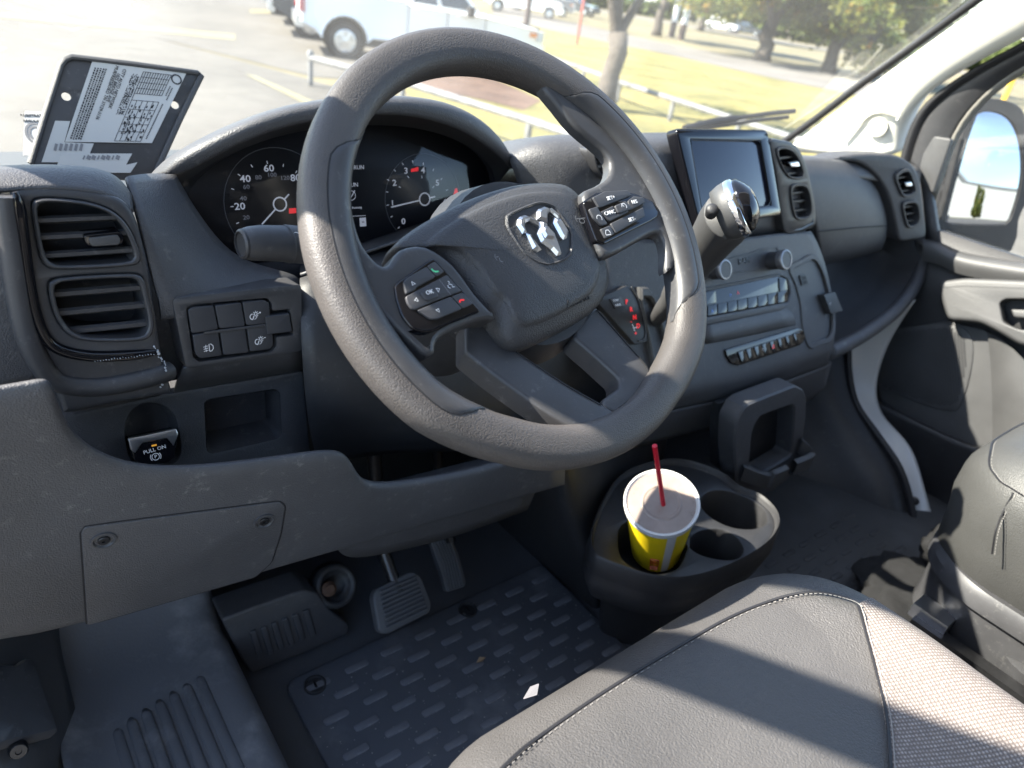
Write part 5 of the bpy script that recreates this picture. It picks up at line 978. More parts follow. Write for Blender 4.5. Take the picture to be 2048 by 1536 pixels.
# window surround
c1 = [(1800, 318), (1812, 270), (1834, 222), (1866, 190), (1925, 148), (1990, 112), (2080, 66)]
c2 = [(1818, 325), (1830, 278), (1850, 232), (1882, 198), (1938, 158), (2000, 124), (2080, 82)]
c3 = [(1862, 392), (1888, 322), (1908, 268), (1936, 224), (1976, 182), (2020, 150), (2080, 116)]
c4 = [(1872, 400), (1897, 328), (1917, 273), (1946, 231), (1986, 190), (2028, 159), (2080, 128)]
XX = lambda l, x: [P(u, v, X=x) for u, v in l]
surf('door_seal', [XX(c1, 1.315), [q_+V((-.008, 0, 0)) for q_ in XX([((a[0]+b[0])/2, (a[1]+b[1])/2) for a, b in zip(c1, c2)], 1.318)], XX(c2, 1.322)], 'seal_rubber', DR, 2)
surf('window_frame', [XX(c2, 1.325), XX([((a[0]*.6+b[0]*.4), (a[1]*.6+b[1]*.4)) for a, b in zip(c2, c3)], 1.325), XX(c3, 1.34)], 'plastic_dark', DR, 2, thick=.02)
mat('tan_edge', (.20, .19, .165), .6); surf('frame_edge', [XX(c3, 1.337), XX(c4, 1.35)], 'tan_edge', DR, 1, thick=.012)
surf('frame_foot', [XX([(1836, 330), (1862, 392)], 1.33), XX([(1846, 400), (1868, 430)], 1.33), XX([(1852, 480), (1876, 484)], 1.33)], 'plastic', DR, 1, thick=.02)
SLP = PL3(P(1850, 320, X=1.318), P(1900, 280, X=1.318), P(1862, 385, X=1.318)); m = MB(); prism(m, SLP, rnd(SLP.pts([(1838, 340), (1846, 308), (1868, 272), (1904, 278), (1866, 388), (1846, 368)]), .006), -.01, .002, .003); m.build('sail_panel', 'plastic_grey', DR)
wn = [(1868, 470), (1872, 400), (1897, 328), (1917, 273), (1946, 231), (1986, 190), (2028, 159), (2080, 128), (2300, 60), (2300, 560), (2080, 530), (1960, 512), (1905, 500)]
MB().add(XX(wn, 1.352), [tuple(range(len(wn)))]).build('window_pane', 'window_glass', DR, smooth=0)
# outside mirror
MRP = PL(P(1965, 340, X=1.62), (-.56, -.82, .125)); MIR = DR
mo = [(1872, 478), (1878, 440), (1932, 232), (1950, 206), (1980, 196), (2030, 208), (2052, 240), (2060, 320), (2052, 400), (2036, 436), (2034, 468), (2022, 500), (1990, 516), (1920, 508), (1886, 494)]
m = MB(); prism(m, MRP, sp2(MRP.pts(mo), 3), -.12, -.004, .01, 3, back=True); mh = m.build('mirror_housing', 'plastic_dark', DR)
mg1 = [(1888, 440), (1940, 244), (1962, 220), (2008, 228), (2032, 258), (2044, 316), (2040, 376), (2018, 444), (2010, 450), (1894, 447)]
m = MB(); prism(m, MRP, smoothpoly(MRP.pts(mg1), 2), -.005, .0, .001); m.build('mirror_glass', 'mirror', mh, smooth=20)
m = MB(); ring(m, MRP, sp2(MRP.pts(mo), 3), smoothpoly(MRP.pts(mg1), 2), -.02, .004, -.004, .002, 60); m.build('mirror_rim', 'plastic_dark', mh)
mg2 = [(1888, 466), (1896, 462), (2016, 472), (2010, 492), (1988, 506), (1926, 500), (1898, 486)]
SMP = PL(MRP.o+MRP.n*.006, (-.60, -.79, -.10)); m = MB(); prism(m, SMP, smoothpoly(SMP.pts(mg2), 2), -.004, .0, .001); m.build('spotter_glass', 'mirror', mh, smooth=20)
# ================================================================ small things
# metal form holder with papers, leaning on the windscreen
CBD = PL(P(230, 232, Y=.555), (.02, -.90, .43)); FH = thing('clipboard', tuple(P(200, 330, Y=.57)), 'grey metal clipboard with registration papers leaning against the windscreen', 'clipboard')
Z3 = lambda l: wz(0, l, (60, 100), 5.689)
bo = [(480, 65), (380, 100), (345, 160), (300, 330), (180, 700), (0, 1290), (-20, 1400), (1380, 1500), (1440, 1380), (1700, 800), (1960, 320), (1965, 280), (1920, 250), (1200, 150)]
hA = circ(CBD.uv(*Z3([(413, 525)])[0]), .0048, 16); hB = circ(CBD.uv(*Z3([(1650, 622)])[0]), .0048, 16)
m = MB(); plate(m, CBD, rnd(CBD.pts(Z3(bo)), .006), [hA, hB], -.003, 0, .001); cbo = m.build('board', 'plastic_smooth', FH)
ed = [CBD.pt(CBD.uv(*q_), .001) for q_ in Z3([(0, 1290), (180, 700), (300, 330), (350, 170), (400, 110), (480, 80), (1200, 165), (1910, 262), (1950, 290), (1700, 800), (1440, 1370)])]
m = MB(); tube(m, ed, .0035, 8, flat=.8); m.build('rolled_edge', 'plastic_grey', FH)
PA = [(705, 135), (1775, 270), (1385, 1062), (395, 1048)]
m = MB(); prism(m, CBD, CBD.pts(Z3(PA)), .001, .0018, .0001); pa = m.build('printed_form', 'paper', FH, smooth=0)
def bil(s, t, Q=PA): a_ = V(Q[0]).lerp(V(Q[1]), s); b_ = V(Q[3]).lerp(V(Q[2]), s); return tuple(a_.lerp(b_, t))
mk = MB(); random.seed(11)
for s in (.055, .085, .115, .145, .17):
    t = .07
    while t < .97:
        ln = random.uniform(.008, .03); ribbon(mk, CBD, CBD.pts(Z3([bil(s, t), bil(s, min(.97, t+ln))])), .0015, .0022); t += ln+.008
    if s == .115: pass
for s, t_, tx in ((.36, .30, 'CITY AUTO NETWORK'), (.315, .29, '1025 BRIDGE AVE'), (.27, .36, 'MURFREESBORO TN 37129-3136')):
    a_ = V(CBD.uv(*Z3([bil(s, t_)])[0])); b_ = V(CBD.uv(*Z3([bil(s, t_+.1)])[0])); dd_ = b_-a_; text(tx, CBD, tuple(a_), .0050, 'ink', pa, h=.0022, rot=math.atan2(dd_.y, dd_.x))
for i in range(44):
    for j in range(9):
        if random.random() < .55: s, t = .455+j*.0095, .09+i*.0123; mk.add([CBD.pt(CBD.uv(*q_), .0022) for q_ in Z3([bil(s, t), bil(s+.009, t), bil(s+.009, t+.0115), bil(s, t+.0115)])], [(0, 1, 2, 3)])
for s in (.56, .62, .68, .74, .80, .86): ribbon(mk, CBD, CBD.pts(Z3([bil(s, .43 if s > .56 else .05), bil(s, .98)])), .0006, .0022)
for t in (.43, .55, .66, .75, .85, .98): ribbon(mk, CBD, CBD.pts(Z3([bil(.56, t), bil(.86, t)])), .0006, .0022)
for k in range(12): ribbon(mk, CBD, CBD.pts(Z3([bil(.56+.027*k, .05), bil(.56+.027*k, .34)])), .0007, .0022)
for t in (.05, .12, .19, .27, .34): ribbon(mk, CBD, CBD.pts(Z3([bil(.56, t), bil(.86, t)])), .0006, .0022)
for k in range(60): s, t = random.uniform(.57, .85), random.uniform(.45, .95); ribbon(mk, CBD, CBD.pts(Z3([bil(s, t), bil(s, t+.03)])), .0012, .0022)
zc = circ(CBD.uv(*Z3([bil(.93, .1)])[0]), .0055, 18); ribbon(mk, CBD, zc+[zc[0]], .0018, .0022)
for s, t0, t1 in ((.90, .2, .34), (.93, .22, .40), (.91, .45, .95)):
    t = t0
    while t < t1: ribbon(mk, CBD, CBD.pts(Z3([bil(s, t), bil(s, t+.014)])), .0013, .0022); t += .02
mk.build('form_print', 'ink', pa, smooth=0)
m = MB(); prism(m, CBD, CBD.pts(Z3([(285, 808), (455, 812), (390, 1052), (725, 1066), (640, 1280), (130, 1280)])), .0008, .0014, .0001); pb = m.build('paper_slip', 'paper', FH, smooth=0)
m = MB(); prism(m, CBD, CBD.pts(Z3([(350, 1180), (1160, 1182), (1090, 1310), (1220, 1280), (1140, 1400), (280, 1400)])), .001, .0019, .0001); pc = m.build('paper_slip', 'paper', FH, smooth=0)
mk = MB()
for k in range(6): ribbon(mk, CBD, CBD.pts(Z3([(300+k*58, 1070), (280+k*58, 1150)])), .0028, .002)
for k in range(8): ribbon(mk, CBD, CBD.pts(Z3([(620+k*55, 1205), (600+k*55, 1250)])), .004 if k % 3 else .0015, .0024)
mk.build('slip_print', 'ink_grey', FH, smooth=0)
# drink cup
CT = P(1323, 1005, Z=-.385); CBt = P(1312, 1098, Z=-.512); cax = (CT-CBt); hgt = cax.length; CU = thing('drink_cup', tuple(CBt), 'yellow paper drink cup with white stripe, plastic lid and red straw', 'cup')
rt, rb_ = .0475, .036
cups = bpy.data.materials.new('cup_print')
m = MB(); lathe(m, CBt, cax, [(rb_*.96, .002), (rb_, 0), (rb_+(rt-rb_)*.96, hgt*.94)], 48, True, False); m.build('cup_body', 'cup_yellow', CU, smooth=60)
axn = cax.normalized()
def cpt(ang, h, off=.0005):
    r_ = rb_+(rt-rb_)*h/hgt+off; toc = (CAM-CBt); toc = (toc-axn*toc.dot(axn)).normalized(); sd2 = axn.cross(toc); return CBt+axn*h+(toc*math.cos(ang)+sd2*math.sin(ang))*r_
m = MB(); grid(m, [[cpt(a_, h) for a_ in [.28+.025*k for k in range(12)]] for h in [hgt*(.01+.92*k/4) for k in range(5)]]); m.build('white_stripe', 'cup_white', CU)
m = MB()
for ring_ in ((-.12, .028, .16, .030),): 
    a0, h0_, a1, dh = ring_
    for k in range(2): 
        w0 = .02*k; loop = [cpt(x_, y_, .0009) for x_, y_ in ((-.14+w0, .022+w0*.1), (.14-w0, .022+w0*.1), (.14-w0, .050-w0*.1), (-.14+w0, .050-w0*.1))]
        for i in range(4): tube(m, [loop[i], loop[(i+1) % 4]], .0006, 4)
    pts_ = [cpt(math.cos(b_)*.07, .037+math.sin(b_)*.006, .0009) for b_ in [k*math.pi/6 for k in range(11)]]
    for i in range(10): tube(m, [pts_[i], pts_[i+1]], .001, 4)
    for k in range(3): tube(m, [cpt(-.15, .018-.004*k, .0009), cpt(.14, .018-.004*k, .0009)], .0008, 4)
m.build('red_mark', 'cup_red', CU)
m = MB(); lathe(m, CBt, cax, [(rt*.97, hgt*.93), (rt*1.03, hgt*.94), (rt*1.05, hgt*.965), (rt*1.03, hgt*.985), (rt*1.06, hgt*1.0), (rt*1.05, hgt*1.02), (rt*1.0, hgt*1.025), (rt*.95, hgt*1.0)], 48, False, False); m.build('lid_rim', 'cup_white', CU, smooth=50)
m = MB(); lathe(m, CBt, cax, [(rt*.95, hgt*1.0), (rt*.9, hgt*.992), (rt*.60, hgt*.992), (rt*.56, hgt*1.01), (rt*.50, hgt*1.012), (rt*.46, hgt*.996), (rt*.1, hgt*.996)], 48); m.build('lid_top', 'lid', CU, smooth=60)
sb0 = P(1327, 1012, Z=CT.z-.004); stp = P(1306, 870, Y=sb0.y+.0)
m = MB(); dS = (stp-sb0).normalized(); tube(m, [sb0-dS*.08, sb0, sb0+dS*.13], .0032, 12); m.build('straw', 'straw_red', CU)
# grit trodden into the mat
gr = MB(); rgg = random.Random(5)
for k in range(260):
    x, y = rgg.uniform(-.14, .33), rgg.gauss(.06, .09)
    if y > .21 or y < -.2: continue
    r_ = rgg.uniform(.0004, .0014); gr.add([V((x-r_, y, FZ+.0085)), V((x, y-r_, FZ+.0085)), V((x+r_, y, FZ+.0088)), V((x, y+r_, FZ+.0086)), V((x, y, FZ+.0085+r_))], [(0, 1, 4), (1, 2, 4), (2, 3, 4), (3, 0, 4)])
mat('grit', (.30, .29, .27), .9); gr.build('floor_grit', 'grit', None, kind='stuff', smooth=0, label='fine pale grit scattered over the driver floor mat')
# scrap of paper by the seat
q_ = [P(1048, 1398, Z=-.34), P(1062, 1374, Z=-.335), P(1078, 1368, Z=-.33), P(1074, 1390, Z=-.335)]
sl_ = MB(); sl_.add(q_+[x+V((0, .001, -.0006)) for x in q_], [(0, 1, 2, 3), (7, 6, 5, 4), (0, 4, 5, 1), (1, 5, 6, 2), (2, 6, 7, 3), (3, 7, 4, 0)]); mat('scrap_paper', (.085, .085, .095), .7); sl_.build('paper_scrap', 'scrap_paper', None, label='small white scrap of paper tucked at the seat front edge', cat='paper', smooth=0)
lf = P(962, 1321, Z=FZ+.012); m = MB(); m.add([lf+V((-.009, 0, 0)), lf+V((0, -.004, .002)), lf+V((.010, .001, 0)), lf+V((0, .005, .003))], [(0, 1, 2, 3)]); mat('dry_leaf', (.35, .24, .14), .7); m.build('dry_leaf', 'dry_leaf', None, label='single curled tan leaf lying on the floor mat', cat='leaf', smooth=0)
# ================================================================ outside
G = -1.75
def GP(u, v, z=0.): return P(u, v, Z=G+z)
def gmat(name, c0, c1, sc, rough=.9, bump=.3, det=8, c2=None, bd=.02):
    m = bpy.data.materials.new(name); m.use_nodes = True; n = m.node_tree.nodes; L = m.node_tree.links; b = n['Principled BSDF']; b.inputs['Roughness'].default_value = rough
    tc = n.new('ShaderNodeTexCoord'); t = n.new('ShaderNodeTexNoise'); t.inputs['Scale'].default_value = sc; t.inputs['Detail'].default_value = det; t.inputs['Roughness'].default_value = .7
    t2 = n.new('ShaderNodeTexNoise'); t2.inputs['Scale'].default_value = sc*.07; t2.inputs['Detail'].default_value = 4
    ad = n.new('ShaderNodeMath'); ad.operation = 'MULTIPLY_ADD'; ad.inputs[1].default_value = .55; L.new(t2.outputs[0], ad.inputs[0])
    mu = n.new('ShaderNodeMath'); mu.operation = 'MULTIPLY'; mu.inputs[1].default_value = .45; L.new(t.outputs[0], mu.inputs[0]); L.new(mu.outputs[0], ad.inputs[2])
    cr = n.new('ShaderNodeValToRGB'); e = cr.color_ramp.elements; e[0].position = .36; e[0].color = (*c0, 1); e[1].position = .64; e[1].color = (*c1, 1)
    if c2: q = e.new(.5); q.color = (*c2, 1)
    L.new(tc.outputs['Object'], t.inputs[0]); L.new(tc.outputs['Object'], t2.inputs[0]); L.new(ad.outputs[0], cr.inputs[0]); L.new(cr.outputs[0], b.inputs['Base Color'])
    bp = n.new('ShaderNodeBump'); bp.inputs['Strength'].default_value = bump; bp.inputs['Distance'].default_value = bd; L.new(t.outputs[0], bp.inputs['Height']); L.new(bp.outputs[0], b.inputs['Normal']); MATS[name] = m
gmat('asphalt', (.080, .074, .064), (.145, .134, .115), 2.2); gmat('lawn', (.085, .085, .022), (.27, .215, .075), 9, c2=(.19, .165, .048), bump=1.); gmat('dry_ground', (.11, .095, .05), (.21, .18, .10), 4)
gmat('street', (.115, .105, .092), (.17, .157, .138), 4); gmat('mulch', (.07, .04, .028), (.20, .125, .09), 14, bump=1., bd=.05); gmat('bark', (.045, .038, .032), (.14, .12, .10), 9, bump=1., bd=.03)
mat('line_yellow', (.21, .19, .11), .8, var=.15, vscale=6); mat('galvanised', (.17, .172, .172), .6, metal=0., var=.5, vscale=5); mat('pole_brown', (.07, .05, .045), .6); mat('pole_white', (.72, .74, .76), .5); mat('post_red', (.42, .10, .07), .6); mat('post_yellow', (.75, .45, .03), .6)
def sheet(name, pts, m, z, **k): return MB().add([V((p.x, p.y, G+z)) for p in pts], [tuple(range(len(pts)))]).build(name, m, None, smooth=0, **k)
sheet('ground', [V((-900, -900, 0)), V((900, -900, 0)), V((900, 900, 0)), V((-900, 900, 0))], 'dry_ground', 0, kind='structure')
# parking area: everything on the near side of the fence line
fA, fB = GP(621, 160), GP(1106, 292); fd = (fB-fA).normalized(); 
sheet('parking_lot', [fA-fd*60, fA+fd*40, fA+fd*40+V((-60, -70, 0)), V((-80, -20, 0)), V((-80, 60, 0)), fA-fd*60+V((-40, 20, 0))], 'asphalt', .004, kind='structure')
tk = GP(690, 118); sheet('truck_bay', [fA+V((.2, .3, 0)), tk+V((9, -4.2, 0)), tk+V((14, 4, 0)), tk+V((-2, 28, 0)), tk+V((-14, 26, 0))], 'asphalt', .008, kind='structure')
pth_ = [(985, 0), (1058, 26), (1190, 56), (1322, 85), (1586, 132), (1760, 160), (1760, 200), (1565, 161), (1331, 108), (1200, 82), (1070, 53), (985, 30)]
sheet('path', [GP(*q_) for q_ in pth_], 'street', .012, kind='structure')
lw = [(1060, 50), (1331, 109), (1565, 162), (1760, 201), (1900, 300), (1900, 420), (1000, 420), (900, 260), (800, 175), (905, 150), (1000, 155)]
sheet('lawn', [GP(*q_) for q_ in lw], 'lawn', .010, kind='structure')
mu_ = [(795, 160), (840, 146), (890, 141), (960, 148), (1012, 169), (1082, 203), (1046, 222), (976, 204), (890, 186), (819, 172)]
sheet('mulch_bed', [GP(*q_) for q_ in mu_], 'mulch', .016, kind='structure')
sA, sB = GP(1180, 20), GP(1720, 112); sd_v = (sB-sA).normalized(); sn = V((-sd_v.y, sd_v.x, 0))
sheet('road', [sA-sd_v*160, sB+sd_v*160, sB+sd_v*160+sn*11, sA-sd_v*160+sn*11], 'street', .006, kind='structure')
for i, l in enumerate(([(0, 24), (235, 46), (470, 68), (470, 80), (235, 57), (0, 36)], [(490, 148), (512, 152), (640, 208), (612, 208)], [(500, 18), (560, 20), (560, 27), (500, 26)])):
    MB().add([GP(u, v, .014) for u, v in l], [tuple(range(len(l)))]).build('parking_line', 'line_yellow', None, smooth=0, label=['long faded yellow parking line behind the clipboard', 'faded yellow line on the asphalt next to the pipe rail', 'short yellow bay line behind the parked vehicles'][i], cat='marking')
# pipe rails
def rail(name, pts, h, label, ends=0):
    e = thing(name, tuple(pts[0]), label, 'railing'); m = MB(); top = [p_+V((0, 0, h)) for p_ in pts]; tube(m, top, .05, 8); m.build('top_rail', 'galvanised', e)
    for p_ in pts: m = MB(); tube(m, [p_, p_+V((0, 0, h))], .045, 8); m.build('post', 'galvanised', e)
    m = MB(); lathe(m, pts[0]+V((0, 0, h)), (0, 0, 1), [(.05, 0), (.06, .05), (.04, .11), (.01, .12)], 10); m.build('post_cap', 'galvanised', e)
nr = [GP(621, 116, .42), GP(806, 164, .42), GP(1060, 242, .42), GP(1250, 305, .42)]; nr = [V((p_.x, p_.y, G)) for p_ in nr]; rail('pipe_rail', nr, .42, 'galvanised pipe rail running between asphalt and mulch bed')
frp = [GP(u, v) for u, v in ((1162, 176), (1233, 205), (1338, 243))]; frp = [frp[0]+(frp[0]-frp[1])*1.5]+frp+[frp[2]+(frp[2]-frp[1])*k for k in (1, 2, 3)]
rail('pipe_rail', frp, .40, 'galvanised pipe rail across the grass beyond the tree')
# poles
def pole(name, px, h, r, m, label, cat='pole', lean=V((0, 0, 0))): b = GP(*px); mm = MB(); tube(mm, [b, b+V((0, 0, h))+lean*h], [r, r*.8], 10); return mm.build(name, m, None, label=label, cat=cat)
pole('sign_post', (1047, 92), 3.2, .11, 'pole_brown', 'dark brown post standing in front of the white pickup truck nose')
pole('marker_post', (1153, 90), 2.6, .06, 'post_red', 'thin red marker post in the grass left of the forked tree')
for px, lb in (((1342, 74), 'white utility pole, the left one of the pair'), ((1361, 80), 'white utility pole with dark foot, the right one of the pair')):
    p_ = pole('utility_pole', px, 9, .22, 'pole_white', lb); b = GP(*px); mm = MB(); tube(mm, [b, b+V((0, 0, 1.0))], .24, 10); mm.build('pole_foot', 'pole_brown', p_)
pole('flag_pole', (1858, 62), 8, .3, 'pole_white', 'white pole behind the leafy tree near the windscreen pillar')
# trees
leafm = []
def lmat(name, cs):
    m = bpy.data.materials.new(name); m.use_nodes = True; n = m.node_tree.nodes; L = m.node_tree.links; b = n['Principled BSDF']; b.inputs['Roughness'].default_value = .6
    tc = n.new('ShaderNodeTexCoord'); t = n.new('ShaderNodeTexNoise'); t.inputs['Scale'].default_value = 1.3; t.inputs['Detail'].default_value = 5; cr = n.new('ShaderNodeValToRGB'); e = cr.color_ramp.elements
    e[0].position = .3; e[0].color = (*cs[0], 1); e[1].position = .75; e[1].color = (*cs[-1], 1)
    for i, c in enumerate(cs[1:-1]): q = e.new(.3+.45*(i+1)/(len(cs)-1)); q.color = (*c, 1)
    L.new(tc.outputs['Object'], t.inputs[0]); L.new(t.outputs[0], cr.inputs[0]); L.new(cr.outputs[0], b.inputs['Base Color'])
    tr = n.new('ShaderNodeBsdfTranslucent'); L.new(cr.outputs[0], tr.inputs[0]); mx = n.new('ShaderNodeMixShader'); mx.inputs[0].default_value = .5; L.new(b.outputs[0], mx.inputs[1]); L.new(tr.outputs[0], mx.inputs[2]); L.new(mx.outputs[0], n['Material Output'].inputs[0]); MATS[name] = m
lmat('leaf_green', [(.06, .10, .02), (.12, .16, .03), (.22, .22, .04), (.38, .18, .02)]); lmat('leaf_deep', [(.05, .075, .02), (.09, .12, .03), (.15, .17, .05)]); lmat('leaf_pale', [(.10, .13, .05), (.17, .20, .08), (.24, .25, .09)])
def tree(base, label, H, r0, forks, crowns, leaves, lm, size=.16, seed=1):
    rg = random.Random(seed); e = thing('tree', tuple(base), label, 'tree', group='trees along the street'); m = MB(); tips = []
    fz = forks[0]; tr = [base+V((rg.uniform(-.05, .05)*k, rg.uniform(-.05, .05)*k, fz*k/4)) for k in range(5)]; tr[0] = base-V((0, 0, .05)); tube(m, tr, [r0*1.35, r0*1.05, r0*.95, r0*.95, r0], 12)
    for dx, dy, dz, rr in forks[1]:
        p0 = tr[-1]-V((0, 0, r0*.5)); p3 = p0+V((dx, dy, dz)); mid = p0.lerp(p3, .45)+V((rg.uniform(-.15, .15), rg.uniform(-.15, .15), .1)); tube(m, spline([p0, mid, p3], 5), [rr*(1-.06*k) for k in range(11)], 8); tips.append(p3)
        for k in range(3): q2 = p3+V((rg.uniform(-1, 1), rg.uniform(-1, 1), rg.uniform(.2, 1)))*dz*.5; tube(m, [mid.lerp(p3, .6), p3.lerp(q2, .5)+V((0, 0, .1)), q2], [rr*.5, rr*.35, rr*.15], 5)
    m.build('trunk', 'bark', e, smooth=180); vs, fs = [], []
    for cx_, cy_, cz_, sx, sy, sz, share in crowns:
        nc = max(8, int(26*share))
        cl_ = [(rg.gauss(0, .45), rg.gauss(0, .45), rg.gauss(0, .42)) for _ in range(nc)]
        for _ in range(int(leaves*share)):
            c = rg.choice(cl_); p_ = V((base.x+cx_+sx*(c[0]+rg.gauss(0, .16)), base.y+cy_+sy*(c[1]+rg.gauss(0, .16)), base.z+cz_+sz*(c[2]+rg.gauss(0, .15))))
            a = V((rg.gauss(0, 1), rg.gauss(0, 1), rg.gauss(0, .6))).normalized(); b_ = a.cross(V((rg.gauss(0, 1), rg.gauss(0, 1), rg.gauss(0, 1)))).normalized(); s = size*rg.uniform(.6, 1.3); k = len(vs)
            vs += [p_+a*s, p_+b_*s*.5, p_-a*s, p_-b_*s*.5]; fs.append((k, k+1, k+2, k+3))
    me = bpy.data.meshes.new('crown'); me.from_pydata([tuple(x) for x in vs], [], fs); link('crown', me, lm, e, smooth=0)
# forked tree on the near grass
tree(GP(1207, 217), 'grey forked tree on the near grass, seen right of the steering wheel top', 6, .19, (1.35, [(-.75, .55, 1.7, .13), (.10, .2, 1.9, .12), (.95, -.5, 1.6, .10)]), [(0, 0, 4.6, 2.6, 2.6, 1.5, .7), (1.3, -.7, 3.2, .9, .9, .7, .2), (.9, -.3, 2.75, .5, .5, .35, .1)], 9000, 'leaf_green', .09, 2)
tree(GP(1523, 122), 'leafy tree with orange-tinged crown and twin trunk by the road', 8, .42, (1.6, [(-.6, .3, 1.6, .3), (.7, -.3, 1.7, .3)]), [(0, 0, 4.3, 4.6, 4.6, 2.1, 1.)], 18000, 'leaf_green', .17, 3)
tree(GP(1312, 72), 'thin dark tree leaning beside the white poles', 8, .30, (2.2, [(-.5, .2, 2.4, .2), (.6, -.2, 2.2, .18)]), [(0, 0, 6.6, 4.5, 4.5, 1.8, 1.)], 7000, 'leaf_green', .26, 4)
tree(GP(1655, 145), 'bushy pale tree reflected over by the speaker, right side of the windscreen', 8, .35, (1.7, [(-.6, .2, 1.8, .25), (.6, 0, 1.8, .22)]), [(0, 0, 4.2, 4.2, 4.2, 2.3, 1.)], 16000, 'leaf_green', .17, 5)
tree(GP(1730, 150), 'pale green tree behind the windscreen pillar', 8, .32, (1.5, [(-.6, .2, 1.8, .22), (.6, 0, 1.8, .22)]), [(0, 0, 4.6, 4.4, 4.4, 2.4, 1.)], 14000, 'leaf_pale', .2, 6)
tree(GP(1400, 62), 'far leafy tree behind the white utility poles', 9, .35, (2.4, [(-.8, 0, 2, .2), (.8, 0, 2, .2)]), [(0, 0, 6.4, 6, 6, 2.6, 1.)], 9000, 'leaf_deep', .3, 7)
tree(GP(1590, 60)+V((0, 0, 0)), 'dark far tree between the road and the buildings', 9, .35, (2.4, [(-.8, 0, 2, .2), (.8, 0, 2, .2)]), [(0, 0, 6.0, 7, 7, 3.0, 1.)], 9000, 'leaf_deep', .3, 8)
for i_, (u_, v_, lb_) in enumerate(((1480, 52, 'low dense tree at the far side of the road'), (1560, 70, 'broad dark tree filling the gap right of the twin trunk'), (1660, 78, 'spreading tree beyond the road, right of the wiper'), (1760, 92, 'dense tree cut by the windscreen pillar'), (1850, 110, 'tree whose crown rises over the windscreen pillar'), (1960, 120, 'far green tree seen beyond the passenger window'))):
    tree(GP(u_, v_)+V((2, 2, 0)), lb_, 8, .3, (1.2, [(-.8, 0, 1.6, .2), (.8, 0, 1.6, .2)]), [(0, 0, 3.4, 6.5, 6.5, 2.4, .8), (0, 0, 6.4, 6, 6, 2.4, .5)], 8000, 'leaf_deep' if i_ % 2 else 'leaf_green', .28, 20+i_)
# far belt of trees that closes the horizon
tlv, tlf = [], []; rgx = random.Random(77)
for _ in range(26000):
    f_ = rgx.random(); hh = (4.5+2.5*math.sin(f_*37)+1.5*math.sin(f_*91))*rgx.random()**.8; c = sA.lerp(sB, -3+f_*9)+sn*(26+rgx.uniform(-3, 3)); c = V((c.x, c.y, G+hh)); a = V((rgx.gauss(0, 1), rgx.gauss(0, 1), rgx.gauss(0, 1))).normalized()*.55; b_ = a.orthogonal()*.8; k = len(tlv)
    tlv += [tuple(c+a), tuple(c+b_), tuple(c-a), tuple(c-b_)]; tlf.append((k, k+1, k+2, k+3))
tme = bpy.data.meshes.new('treeline'); tme.from_pydata(tlv, [], tlf); link('treeline', tme, 'leaf_deep', None, smooth=0, kind='stuff', label='distant belt of dark green trees closing the horizon')
